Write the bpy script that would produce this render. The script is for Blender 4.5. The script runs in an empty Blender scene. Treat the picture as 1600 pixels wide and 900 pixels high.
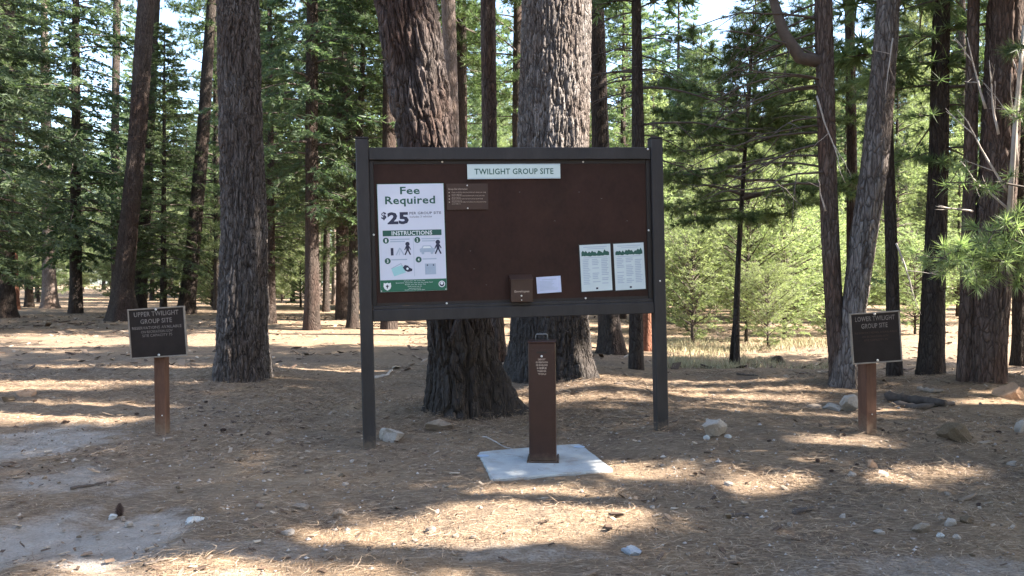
import bpy, math, random
import numpy as np
from mathutils import Vector, Matrix

sc = bpy.context.scene
COL = sc.collection
R = math.radians

# ------------------------------------------------------------------ camera, sky, sun, exposure
CAM_H = 1.6
FPX = 1256.0                       # focal length in photo pixels (photo is 1600 wide)
PITCH = math.atan(10.0 / FPX)      # horizon at row 440
cd = bpy.data.cameras.new('camera'); cam = bpy.data.objects.new('camera', cd); COL.objects.link(cam)
cam.location = (0, 0, CAM_H); cam.rotation_euler = (R(90) - PITCH, 0, 0)
cd.sensor_width = 36.0; cd.lens = 36.0 * FPX / 1600.0
cd.clip_start = 0.1; cd.clip_end = 2000
sc.camera = cam

SUN_EL, SUN_AZ = 40.0, 97.0        # azimuth clockwise from +Y (east = +X)
SUN = np.array([math.sin(R(SUN_AZ)) * math.cos(R(SUN_EL)), math.cos(R(SUN_AZ)) * math.cos(R(SUN_EL)), math.sin(R(SUN_EL))])
world = bpy.data.worlds.new('World'); sc.world = world; world.use_nodes = True
wn = world.node_tree.nodes; wn.clear()
sky = wn.new('ShaderNodeTexSky'); sky.sky_type = 'NISHITA'; sky.sun_disc = False
sky.sun_elevation = R(SUN_EL); sky.sun_rotation = R(SUN_AZ); sky.altitude = 600; sky.air_density = 1.0; sky.dust_density = 2.4; sky.ozone_density = 0.7
bg = wn.new('ShaderNodeBackground'); bg.inputs[1].default_value = 0.115
wo = wn.new('ShaderNodeOutputWorld')
world.node_tree.links.new(sky.outputs[0], bg.inputs[0]); world.node_tree.links.new(bg.outputs[0], wo.inputs[0])
sl = bpy.data.lights.new('sun', 'SUN'); sl.energy = 5.0; sl.angle = R(0.5); sl.color = (1.0, 0.93, 0.82)
sun = bpy.data.objects.new('sun', sl); COL.objects.link(sun)
sun.rotation_euler = Vector(tuple(SUN)).to_track_quat('Z', 'Y').to_euler(); sun.location = (30, 0, 30)
sc.view_settings.view_transform = 'Standard'; sc.view_settings.look = 'None'
sc.view_settings.exposure = 2.8; sc.view_settings.gamma = 1.0
sc.render.engine = 'CYCLES'
sc.cycles.use_denoising = True
sc.cycles.max_bounces = 8; sc.cycles.diffuse_bounces = 4; sc.cycles.transmission_bounces = 4
sc.cycles.transparent_max_bounces = 4; sc.cycles.sample_clamp_indirect = 6.0

# ------------------------------------------------------------------ helpers
def unit(v):
    v = np.asarray(v, float); return v / (np.linalg.norm(v, axis=-1, keepdims=True) + 1e-12)

def ray(px, py):
    f = np.array([0, math.cos(PITCH), -math.sin(PITCH)]); u = np.array([0, math.sin(PITCH), math.cos(PITCH)])
    d = f * FPX + np.array([1, 0, 0]) * (px - 800) + u * (450 - py)
    return d / d[1]

def at(px, py, Y):
    return np.array([0, 0, CAM_H]) + ray(px, py) * Y

def hash01(*ks):
    h = np.zeros(np.broadcast(*ks).shape, dtype=np.uint64) + np.uint64(1469598103)
    for i, k in enumerate(ks):
        h = (h ^ (np.asarray(k).astype(np.int64).astype(np.uint64) * np.uint64(0x9E3779B97F4A7C15 + 2 * i * 7919))) * np.uint64(0xBF58476D1CE4E5B9)
        h ^= h >> np.uint64(29)
    h *= np.uint64(0x94D049BB133111EB); h ^= h >> np.uint64(32)
    return (h & np.uint64(0xFFFFFF)).astype(float) / float(0xFFFFFF)

def vnoise(x, y, seed=0):
    x = np.asarray(x, float); y = np.asarray(y, float)
    xi = np.floor(x); yi = np.floor(y); fx = x - xi; fy = y - yi
    fx = fx * fx * (3 - 2 * fx); fy = fy * fy * (3 - 2 * fy)
    s = np.full(np.broadcast(x, y).shape, seed)
    a = hash01(xi, yi, s); b = hash01(xi + 1, yi, s); c = hash01(xi, yi + 1, s); d = hash01(xi + 1, yi + 1, s)
    return (a * (1 - fx) + b * fx) * (1 - fy) + (c * (1 - fx) + d * fx) * fy - 0.5

def fbm(x, y, seed=0, o=3):
    t = 0; a = 1.0
    for i in range(o):
        t = t + a * vnoise(x * 2 ** i, y * 2 ** i, seed + i); a *= 0.5
    return t

def mesh_np(name, V, faces, smooth=False):
    V = np.asarray(V, np.float32); me = bpy.data.meshes.new(name)
    if isinstance(faces, np.ndarray): faces = [faces]
    faces = [np.asarray(f, np.int32) for f in faces if len(f)]
    me.vertices.add(len(V)); me.vertices.foreach_set('co', V.ravel())
    loops = np.concatenate([f.ravel() for f in faces]); tot = np.concatenate([np.full(len(f), f.shape[1], np.int32) for f in faces])
    start = np.concatenate([[0], np.cumsum(tot)[:-1]]).astype(np.int32)
    me.loops.add(len(loops)); me.loops.foreach_set('vertex_index', loops)
    me.polygons.add(len(tot)); me.polygons.foreach_set('loop_start', start)
    me.polygons.foreach_set('use_smooth', np.full(len(tot), smooth, bool))
    me.update(calc_edges=True)
    return me

def attr(me, name, vals):
    a = me.attributes.new(name, 'FLOAT', 'POINT'); a.data.foreach_set('value', np.asarray(vals, np.float32))

def obj(name, me, mat=None, parent=None, loc=None):
    o = bpy.data.objects.new(name, me); COL.objects.link(o)
    if mat is not None and len(me.materials) == 0: me.materials.append(mat)
    if parent is not None: o.parent = parent
    if loc is not None: o.location = loc
    return o

def tag(o, label=None, cat=None, group=None, kind=None):
    if label: o['label'] = label
    if cat: o['category'] = cat
    if group: o['group'] = group
    if kind: o['kind'] = kind
    return o

def thing(name, label, cat, loc=(0, 0, 0), group=None):
    o = bpy.data.objects.new(name, None); COL.objects.link(o); o.location = tuple(loc)
    o.empty_display_size = 0.2
    return tag(o, label, cat, group)

class MB:
    """collects boxes, prisms, tubes and polygons into one mesh"""
    def __init__(s): s.v = []; s.f = []; s.n = 0
    def add(s, vs, fs):
        b = s.n; s.v += [tuple(map(float, p)) for p in vs]; s.n += len(vs); s.f += [tuple(b + i for i in f) for f in fs]; return s
    def box(s, x0, x1, y0, y1, z0, z1, bev=0.0):
        if bev <= 0:
            vs = [(x, y, z) for x in (x0, x1) for y in (y0, y1) for z in (z0, z1)]
            return s.add(vs, [(0, 1, 3, 2), (4, 6, 7, 5), (0, 4, 5, 1), (2, 3, 7, 6), (0, 2, 6, 4), (1, 5, 7, 3)])
        b = bev
        def ring(zz, ins):
            i = ins
            return [(x0 + i + b, y0 + i, zz), (x1 - i - b, y0 + i, zz), (x1 - i, y0 + i + b, zz), (x1 - i, y1 - i - b, zz),
                    (x1 - i - b, y1 - i, zz), (x0 + i + b, y1 - i, zz), (x0 + i, y1 - i - b, zz), (x0 + i, y0 + i + b, zz)]
        vs = ring(z0, b * .7) + ring(z0 + b, 0) + ring(z1 - b, 0) + ring(z1, b * .7)
        fs = [tuple(range(7, -1, -1)), tuple(range(24, 32))]
        for k in range(3):
            for i in range(8):
                j = (i + 1) % 8; fs.append((k * 8 + i, k * 8 + j, k * 8 + 8 + j, k * 8 + 8 + i))
        return s.add(vs, fs)
    def tube(s, pts, rad, n=6, cap=True):
        pts = np.asarray(pts, float); m = len(pts); rad = np.broadcast_to(np.asarray(rad, float), (m,))
        t = np.gradient(pts, axis=0); t = unit(t); ref = np.array([0.31, 0.17, 0.93])
        if abs(np.dot(t.mean(0) / (np.linalg.norm(t.mean(0)) + 1e-9), ref)) > .9: ref = np.array([1., 0, 0.1])
        vs = []
        for i in range(m):
            a = unit(np.cross(t[i], ref)); b = np.cross(t[i], a)
            for k in range(n):
                th = 2 * math.pi * k / n; vs.append(pts[i] + rad[i] * (math.cos(th) * a + math.sin(th) * b))
        fs = []
        for i in range(m - 1):
            for k in range(n):
                q = (k + 1) % n; fs.append((i * n + k, i * n + q, i * n + n + q, i * n + n + k))
        if cap: fs += [tuple(range(n - 1, -1, -1)), tuple(range((m - 1) * n, m * n))]
        return s.add(vs, fs)
    def mesh(s, name, smooth=False):
        me = bpy.data.meshes.new(name); me.from_pydata(s.v, [], s.f); me.update()
        if smooth: me.polygons.foreach_set('use_smooth', [True] * len(me.polygons))
        return me
    def build(s, name, mat, parent=None, smooth=False, loc=None):
        return obj(name, s.mesh(name, smooth), mat, parent, loc)

# ------------------------------------------------------------------ materials
def newmat(name):
    m = bpy.data.materials.new(name); m.use_nodes = True; nt = m.node_tree; nt.nodes.clear()
    out = nt.nodes.new('ShaderNodeOutputMaterial'); return m, nt, out
def N(nt, t, **k):
    n = nt.nodes.new(t)
    for a, b in k.items(): setattr(n, a, b)
    return n
def ramp(nt, fac, stops):
    r = N(nt, 'ShaderNodeValToRGB'); e = r.color_ramp.elements
    while len(e) < len(stops): e.new(0.5)
    for i, (p, c) in enumerate(stops): e[i].position = p; e[i].color = (*c, 1)
    nt.links.new(fac, r.inputs[0]); return r.outputs[0]
def noise(nt, vec, scale, detail=4, rough=.6):
    n = N(nt, 'ShaderNodeTexNoise'); n.inputs['Scale'].default_value = scale; n.inputs['Detail'].default_value = detail
    n.inputs['Roughness'].default_value = rough
    if vec is not None: nt.links.new(vec, n.inputs['Vector'])
    return n.outputs['Fac']
def mixc(nt, fac, a, b, mode='MIX'):
    m = N(nt, 'ShaderNodeMix', data_type='RGBA', blend_type=mode)
    for s, v in ((m.inputs[0], fac), (m.inputs[6], a), (m.inputs[7], b)):
        if isinstance(v, (int, float)): s.default_value = v
        elif isinstance(v, tuple): s.default_value = (*v, 1)
        else: nt.links.new(v, s)
    return m.outputs[2]
def mathn(nt, op, a, b=0.0):
    m = N(nt, 'ShaderNodeMath', operation=op)
    for s, v in ((m.inputs[0], a), (m.inputs[1], b)):
        if isinstance(v, (int, float)): s.default_value = v
        else: nt.links.new(v, s)
    return m.outputs[0]
def bump(nt, h, strength, dist):
    b = N(nt, 'ShaderNodeBump'); b.inputs['Strength'].default_value = strength; b.inputs['Distance'].default_value = dist
    nt.links.new(h, b.inputs['Height']); return b.outputs[0]
def stretched(nt, s):
    tc = N(nt, 'ShaderNodeTexCoord'); mp = N(nt, 'ShaderNodeMapping'); mp.inputs['Scale'].default_value = s
    nt.links.new(tc.outputs['Object'], mp.inputs[0]); return mp.outputs[0]
def principled(nt, out, col, rough=.7, nrm=None, spec=.5, metal=0.0):
    p = N(nt, 'ShaderNodeBsdfPrincipled')
    if isinstance(col, tuple): p.inputs['Base Color'].default_value = (*col, 1)
    else: nt.links.new(col, p.inputs['Base Color'])
    if isinstance(rough, (int, float)): p.inputs['Roughness'].default_value = rough
    else: nt.links.new(rough, p.inputs['Roughness'])
    p.inputs['Specular IOR Level'].default_value = spec; p.inputs['Metallic'].default_value = metal
    if nrm is not None: nt.links.new(nrm, p.inputs['Normal'])
    nt.links.new(p.outputs[0], out.inputs[0]); return p

def painted(name, col, var=.25, rough=.55, scale=9.0, bumpd=.0015, stretch=(1, 1, 1), spec=.4, mud=None):
    m, nt, out = newmat(name); v = stretched(nt, stretch)
    f = noise(nt, v, scale, 5); f2 = noise(nt, v, scale * 9, 3)
    dark = tuple(c * (1 - var) for c in col); lite = tuple(min(1, c * (1 + var)) for c in col)
    c = ramp(nt, f, [(.3, dark), (.7, lite)])
    c = mixc(nt, .25, c, ramp(nt, f2, [(.35, dark), (.65, lite)]))
    if mud:                                                          # soil splashed on the foot, thinning out upwards
        tc = N(nt, 'ShaderNodeTexCoord'); sx = N(nt, 'ShaderNodeSeparateXYZ'); nt.links.new(tc.outputs['Object'], sx.inputs[0])
        q = mathn(nt, 'SUBTRACT', mathn(nt, 'MULTIPLY', noise(nt, tc.outputs['Object'], 22, 5, .75), mud * 2.4), sx.outputs['Z'])
        c = mixc(nt, ramp(nt, q, [(.0, (0, 0, 0)), (.22, (.75, .75, .75))]), c, (.20, .145, .10))
    principled(nt, out, c, rough, bump(nt, f2, .5, bumpd), spec); return m

def bark_mat(name, plateA, plateB, furrow, warm, bscale=1.0):
    m, nt, out = newmat(name)
    a1 = N(nt, 'ShaderNodeAttribute', attribute_name='plate'); a2 = N(nt, 'ShaderNodeAttribute', attribute_name='crack')
    v = stretched(nt, (1, 1, .22)); f = noise(nt, v, 26 * bscale, 6, .7); big = noise(nt, stretched(nt, (1, 1, .5)), 1.3, 3)
    fl = noise(nt, stretched(nt, (1, 1, .5)), 70 * bscale, 3, .7)
    pc = mixc(nt, a1.outputs['Fac'], plateA, plateB)
    pc = mixc(nt, ramp(nt, big, [(.45, (0, 0, 0)), (.62, (1, 1, 1))]), pc, warm)
    pc = mixc(nt, ramp(nt, f, [(.35, (.75, .75, .75)), (.7, (0, 0, 0))]), pc, furrow)
    c = mixc(nt, ramp(nt, a2.outputs['Fac'], [(.05, (0, 0, 0)), (.5, (1, 1, 1))]), furrow, pc)
    vo = N(nt, 'ShaderNodeTexVoronoi', feature='DISTANCE_TO_EDGE'); vo.inputs['Scale'].default_value = 19 * bscale
    wv = N(nt, 'ShaderNodeVectorMath', operation='ADD'); nz = N(nt, 'ShaderNodeTexNoise'); nz.inputs['Scale'].default_value = 5; nt.links.new(v, nz.inputs['Vector'])
    ws = N(nt, 'ShaderNodeVectorMath', operation='SCALE'); ws.inputs['Scale'].default_value = .12; nt.links.new(nz.outputs['Color'], ws.inputs[0])
    nt.links.new(v, wv.inputs[0]); nt.links.new(ws.outputs[0], wv.inputs[1]); nt.links.new(wv.outputs[0], vo.inputs['Vector'])
    ed = ramp(nt, vo.outputs['Distance'], [(.02, (0, 0, 0)), (.16, (1, 1, 1))])
    c = mixc(nt, ramp(nt, vo.outputs['Distance'], [(.01, (.7, .7, .7)), (.08, (0, 0, 0))]), c, furrow)
    h = mathn(nt, 'ADD', mathn(nt, 'ADD', f, mathn(nt, 'MULTIPLY', fl, .35)), mathn(nt, 'MULTIPLY', ed, .55))
    ch = N(nt, 'ShaderNodeAttribute', attribute_name='foot_dark'); c = mixc(nt, ch.outputs['Fac'], c, (.050, .043, .039))
    principled(nt, out, c, .9, bump(nt, h, 1.0, .045 / bscale), .15); return m

def foliage_mat(name, a, b, c_, trans=.35, tcol=None):
    m, nt, out = newmat(name)
    g = N(nt, 'ShaderNodeNewGeometry'); oi = N(nt, 'ShaderNodeObjectInfo')
    tc = N(nt, 'ShaderNodeTexCoord'); n = noise(nt, tc.outputs['Object'], .9, 3)
    c = ramp(nt, g.outputs['Random Per Island'], [(.05, a), (.55, b), (1, c_)])
    c = mixc(nt, ramp(nt, n, [(.42, (0, 0, 0)), (.6, (.55, .55, .55))]), c, c_)
    hs = N(nt, 'ShaderNodeHueSaturation'); nt.links.new(c, hs.inputs['Color'])
    mr = N(nt, 'ShaderNodeMapRange'); nt.links.new(oi.outputs['Random'], mr.inputs[0]); mr.inputs[3].default_value = .8; mr.inputs[4].default_value = 1.25
    nt.links.new(mr.outputs[0], hs.inputs['Value'])
    mr2 = N(nt, 'ShaderNodeMapRange'); nt.links.new(oi.outputs['Random'], mr2.inputs[0]); mr2.inputs[3].default_value = .485; mr2.inputs[4].default_value = .515
    nt.links.new(mr2.outputs[0], hs.inputs['Hue'])
    col = hs.outputs[0]
    p = N(nt, 'ShaderNodeBsdfPrincipled'); nt.links.new(col, p.inputs['Base Color']); p.inputs['Roughness'].default_value = .55
    p.inputs['Specular IOR Level'].default_value = .35
    t = N(nt, 'ShaderNodeBsdfTranslucent'); nt.links.new(mixc(nt, 1.0, col, tcol or (1.18, 1.35, .78), 'MULTIPLY'), t.inputs[0])
    mx = N(nt, 'ShaderNodeMixShader'); mx.inputs[0].default_value = trans
    nt.links.new(p.outputs[0], mx.inputs[1]); nt.links.new(t.outputs[0], mx.inputs[2]); nt.links.new(mx.outputs[0], out.inputs[0])
    return m

M = {}
M['bark_grey'] = bark_mat('bark_grey', (.125, .108, .100), (.25, .22, .205), (.030, .024, .021), (.150, .118, .104))
M['bark_red'] = bark_mat('bark_red', (.095, .074, .064), (.175, .135, .118), (.034, .024, .020), (.135, .080, .060))
M['bark_lean'] = bark_mat('bark_lean', (.100, .082, .075), (.20, .162, .147), (.028, .021, .018), (.120, .076, .062))
M['bark_dark'] = bark_mat('bark_dark', (.062, .050, .043), (.105, .085, .074), (.026, .020, .017), (.080, .056, .046))
M['bark_broad'] = bark_mat('bark_broad', (.20, .172, .158), (.42, .375, .35), (.040, .031, .027), (.235, .185, .16))
M['bark_warm'] = bark_mat('bark_warm', (.135, .100, .085), (.23, .175, .15), (.045, .032, .026), (.18, .108, .082))
M['bark_brown'] = bark_mat('bark_brown', (.075, .056, .047), (.125, .096, .082), (.030, .022, .018), (.095, .060, .048))
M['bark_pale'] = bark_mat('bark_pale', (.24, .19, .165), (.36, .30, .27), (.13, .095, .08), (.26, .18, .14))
M['bark_orange'] = bark_mat('bark_orange', (.24, .105, .065), (.30, .15, .095), (.14, .06, .04), (.26, .115, .07))
M['dead_wood'] = painted('dead_wood', (.36, .31, .27), .3, .85, 8, .002, (1, 1, .3))
M['log'] = painted('log', (.060, .045, .037), .4, .9, 14, .006)
M['limb'] = painted('limb', (.085, .066, .055), .3, .9, 12, .004)
M['fol_dark'] = foliage_mat('foliage_dark', (.040, .062, .042), (.074, .106, .062), (.118, .152, .084), .48)
M['fol_mid'] = foliage_mat('foliage_mid', (.056, .084, .046), (.102, .136, .070), (.155, .185, .10), .50)
M['fol_bright'] = foliage_mat('foliage_bright', (.125, .150, .080), (.185, .208, .118), (.26, .275, .17), .55)
M['fol_pine'] = foliage_mat('foliage_pine', (.060, .090, .044), (.105, .145, .066), (.155, .195, .092), .42)

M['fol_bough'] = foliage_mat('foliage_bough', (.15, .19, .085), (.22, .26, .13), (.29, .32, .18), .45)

# ------------------------------------------------------------------ terrain
def hgt(x, y):
    x = np.asarray(x, float); y = np.asarray(y, float)
    near = np.exp(-np.maximum(y - 14, 0) / 12.0)
    h = .10 * fbm(x * .16 + 3.1, y * .16 + 1.7, 5, 3) * np.clip((y - 9) / 6, 0, 1)
    h = h + near * (.045 * fbm(x * 1.1, y * 1.1, 21, 3) + .034 * fbm(x * 4, y * 4, 33, 3))
    h = h + .13 / (1 + np.exp(-(x - .4) / .5)) * np.exp(-((y - 8.6) / 1.9) ** 2) * np.exp(-np.maximum(x - 2.5, 0) / 3.)
    h = h + .22 * np.exp(-((x - 1.2) / .80) ** 2 - ((y - 10.9) / .9) ** 2)              # needle mound behind the tube
    h = h + .13 * np.exp(-((y - 11.3) / .9) ** 2) / (1 + np.exp(-(x - 3.0) / .5))       # berm on the right
    for bx, by, bw in ((-.57, 10.05, .85), (.66, 13.9, 1.2), (-4.5, 13.4, .9), (7.1, 12.2, .9), (5.2, 12.5, .8)): h = h + .11 * np.exp(-((x - bx) ** 2 + (y - by) ** 2) / bw ** 2)
    h = h - .16 / (1 + np.exp(-(x - 2.0) / .8)) * np.clip((y - 12.5) / 4, 0, 1) * np.exp(-np.maximum(y - 30, 0) / 20)
    h = h + .16 * np.clip((y - 25) / 50, 0, 1) / (1 + np.exp((x + 2) / 3.))
    w = np.clip((1.25 - np.hypot(x - .29, (y - 7.03) * 1.0)) / .5, 0, 1); w = w * w * (3 - 2 * w)       # levelled for the slab
    return h * (1 - w) + w * .012 * fbm(x * 6, y * 6, 34, 2)
def h1(x, y): return float(hgt(x, y))
def ground(px, py):
    r = ray(px, py); Y = 8.0
    for _ in range(40):
        p = np.array([0, 0, CAM_H]) + r * Y; z = h1(p[0], p[1])
        Yn = (CAM_H - z) / max(-r[2], 1e-3); Y = .6 * Y + .4 * min(Yn, 90)
    p = np.array([0, 0, CAM_H]) + r * Y; p[2] = h1(p[0], p[1]); return p

# pale bare dirt (its own colour): ellipses on the ground, worn by feet and cars
DIRT = [(105, 842, 128, 46, 1.2), (30, 690, 110, 34, .9), (170, 760, 90, 14, .4), (60, 745, 90, 25, .7), (430, 862, 420, 16, .45), (880, 866, 170, 11, .5),
        (1480, 890, 190, 20, .55), (1250, 893, 90, 10, .4), (300, 900, 500, 14, .35)]
xs = np.concatenate([-np.geomspace(400, 9, 40), np.arange(-8.94, 8.95, .06), np.geomspace(9, 400, 40)])
ys = np.concatenate([np.linspace(-60, 2.4, 16), np.arange(2.6, 12.6, .055), 12.6 * (400 / 12.6) ** np.linspace(0, 1, 130)])
GX, GY = np.meshgrid(xs, ys)
GZ = hgt(GX, GY)
dm = np.zeros_like(GZ)
for px, py, rx, ry, s in DIRT:
    c = ground(px, py); e = ground(px + rx, py); f0 = ground(px, py - ry); f1 = ground(px, min(py + ry, 1100))
    q = ((GX - c[0]) / (e[0] - c[0])) ** 2 + ((GY - c[1]) / (.5 * (f0[1] - f1[1]))) ** 2
    dm = np.maximum(dm, s * np.clip(1.15 - .75 * q + 1.5 * fbm(GX * 2.2, GY * 2.2, 60, 4), 0, 1))
GZ = GZ - .015 * dm
nx = len(xs); idx = np.arange(len(xs) * len(ys)).reshape(len(ys), nx)
quads = np.stack([idx[:-1, :-1], idx[:-1, 1:], idx[1:, 1:], idx[1:, :-1]], -1).reshape(-1, 4)
me = mesh_np('ground', np.stack([GX, GY, GZ], -1).reshape(-1, 3), quads, True)
attr(me, 'dirt', dm.ravel())

def ground_mat():
    m, nt, out = newmat('forest_floor')
    tc = N(nt, 'ShaderNodeTexCoord'); v = tc.outputs['Object']
    a = N(nt, 'ShaderNodeAttribute', attribute_name='dirt').outputs['Fac']
    n1 = noise(nt, v, .7, 5, .6); n2 = noise(nt, v, 7, 5, .7); n3 = noise(nt, v, 60, 4, .7)
    # needle-like streaks in two directions
    def streak(rot, sc_):
        mp = N(nt, 'ShaderNodeMapping'); mp.inputs['Rotation'].default_value = (0, 0, rot); mp.inputs['Scale'].default_value = (sc_, sc_ * 9, 1)
        nt.links.new(v, mp.inputs[0]); return noise(nt, mp.outputs[0], 6, 2, .6)
    st = mathn(nt, 'MAXIMUM', streak(.4, 1.6), streak(2.0, 1.7))
    needle = ramp(nt, n2, [(.25, (.165, .105, .064)), (.5, (.295, .198, .120)), (.75, (.40, .285, .178))])
    duff = ramp(nt, n3, [(.3, (.090, .064, .047)), (.7, (.215, .155, .112))])
    c = mixc(nt, ramp(nt, mathn(nt, 'ADD', mathn(nt, 'MULTIPLY', n1, .6), mathn(nt, 'MULTIPLY', noise(nt, v, .16, 4, .6), .45)), [(.38, (0, 0, 0)), (.60, (1, 1, 1))]), needle, duff)
    c = mixc(nt, ramp(nt, st, [(.55, (0, 0, 0)), (.68, (.8, .8, .8))]), c, (.42, .32, .225))
    dirtc = ramp(nt, n2, [(.25, (.31, .26, .215)), (.6, (.42, .365, .315)), (.8, (.47, .415, .365))])
    dirtc = mixc(nt, ramp(nt, n3, [(.35, (.5, .5, .5)), (.55, (0, 0, 0))]), dirtc, (.22, .185, .16))
    f = mathn(nt, 'ADD', a, mathn(nt, 'ADD', mathn(nt, 'MULTIPLY', mathn(nt, 'SUBTRACT', n3, .5), .9), mathn(nt, 'MULTIPLY', mathn(nt, 'SUBTRACT', n2, .5), 1.1)))
    c = mixc(nt, ramp(nt, f, [(.15, (0, 0, 0)), (1.0, (.95, .95, .95))]), c, dirtc)
    h = mathn(nt, 'ADD', mathn(nt, 'MULTIPLY', n2, 1.0), mathn(nt, 'ADD', mathn(nt, 'MULTIPLY', st, .5), mathn(nt, 'MULTIPLY', n3, .5)))
    principled(nt, out, c, .95, bump(nt, h, 1.0, .05), .1); return m
tag(obj('ground', me, ground_mat()), kind='structure')

# ------------------------------------------------------------------ chosen sun patches: crowns are cut open along the sun's path to them
GAPS = []
def gap_ground(px, py, rx, ry):
    rg = np.random.default_rng(int(px * 7 + py)); Y = ground(px, py)[1]; rad = float(np.clip(ry * Y * Y / (CAM_H * FPX) * .6, .10, .34))
    for _ in range(int(np.clip(rx * Y / FPX / rad * 9, 20, 90))):
        a = rg.uniform(0, 6.283); q = math.sqrt(rg.uniform(0, 1)); g = ground(px + rx * q * math.cos(a), py + ry * q * math.sin(a)); GAPS.append((*g, rad))
def gap_pt(p, rad): GAPS.append((*p, rad))
for e in [(850, 795, 80, 30), (780, 832, 70, 10), (990, 735, 45, 10), (905, 612, 70, 16), (600, 840, 120, 8), (450, 888, 400, 9), (1205, 756, 32, 10),
          (1395, 747, 25, 6), (1490, 733, 50, 8), (1310, 690, 40, 8), (120, 643, 125, 12), (60, 604, 90, 6), (500, 588, 80, 12), (150, 580, 150, 5),
          (1150, 611, 140, 5), (250, 590, 90, 5), (500, 545, 90, 6), (120, 545, 120, 4), (1580, 625, 40, 8)]:
    gap_ground(*e)
for py in range(-30, 240, 22):
    for px in (870, 893, 915): gap_pt(at(px, py, 13.4), .42)
for py in range(60, 480, 25): gap_pt(at(1395 - (py - 60) * .09, py, 12.4), .22)
for px, py in ((1480, 390), (1520, 370), (1560, 390), (1590, 410), (1540, 420), (1500, 410), (1500, 360), (1580, 370), (1560, 430), (1520, 420)): gap_pt(at(px, py, 9.5), .55)
for px, py in ((380, 420), (395, 530), (400, 560), (385, 470)): gap_pt(at(px, py, 13.0), .16)
GAPS = np.array(GAPS)
E1 = unit(np.cross(SUN, [0, 0, 1.])); E2 = np.cross(E1, SUN)
_cs = .05; _q = np.stack([GAPS[:, :3] @ E1, GAPS[:, :3] @ E2], -1); _lo = _q.min(0) - 1; _n = ((_q.max(0) + 1 - _lo) / _cs).astype(int) + 1
GAPMASK = np.zeros(tuple(_n), bool)
_gx, _gy = np.meshgrid(_lo[0] + np.arange(_n[0]) * _cs, _lo[1] + np.arange(_n[1]) * _cs, indexing='ij')
for (u_, v_), r_ in zip(_q, GAPS[:, 3]):
    a0, a1 = int((u_ - r_ - _lo[0]) / _cs), int((u_ + r_ - _lo[0]) / _cs) + 2; b0, b1 = int((v_ - r_ - _lo[1]) / _cs), int((v_ + r_ - _lo[1]) / _cs) + 2
    GAPMASK[a0:a1, b0:b1] |= (_gx[a0:a1, b0:b1] - u_) ** 2 + (_gy[a0:a1, b0:b1] - v_) ** 2 < r_ * r_
def in_gap(P, rng):
    """True where a point of foliage would stand between the sun and one of the places the sun reaches"""
    q = np.stack([P @ E1, P @ E2], -1) + rng.normal(0, .05, (len(P), 2))
    k = np.floor((q - _lo) / _cs).astype(int); ok = ((k >= 0) & (k < _n)).all(1); k = np.clip(k, 0, _n - 1)
    return ok & GAPMASK[k[:, 0], k[:, 1]]

# ------------------------------------------------------------------ tree building
def worley(u, v, nu, seed):
    ui = np.floor(u); vi = np.floor(v); F1 = np.full(u.shape, 9.); F2 = np.full(u.shape, 9.); cid = np.zeros(u.shape)
    s = np.full(u.shape, seed)
    for du in (-1, 0, 1):
        for dv in (-1, 0, 1):
            cu = ui + du; cv = vi + dv; cm = np.mod(cu, nu)
            jx = hash01(cm, cv, s); jy = hash01(cm, cv, s + 1)
            d = np.hypot(cu + .1 + .8 * jx - u, cv + .1 + .8 * jy - v); r = hash01(cm, cv, s + 2)
            n1 = d < F1; F2 = np.where(n1, F1, np.minimum(F2, d)); cid = np.where(n1, r, cid); F1 = np.where(n1, d, F1)
    return F1, F2, cid

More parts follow.
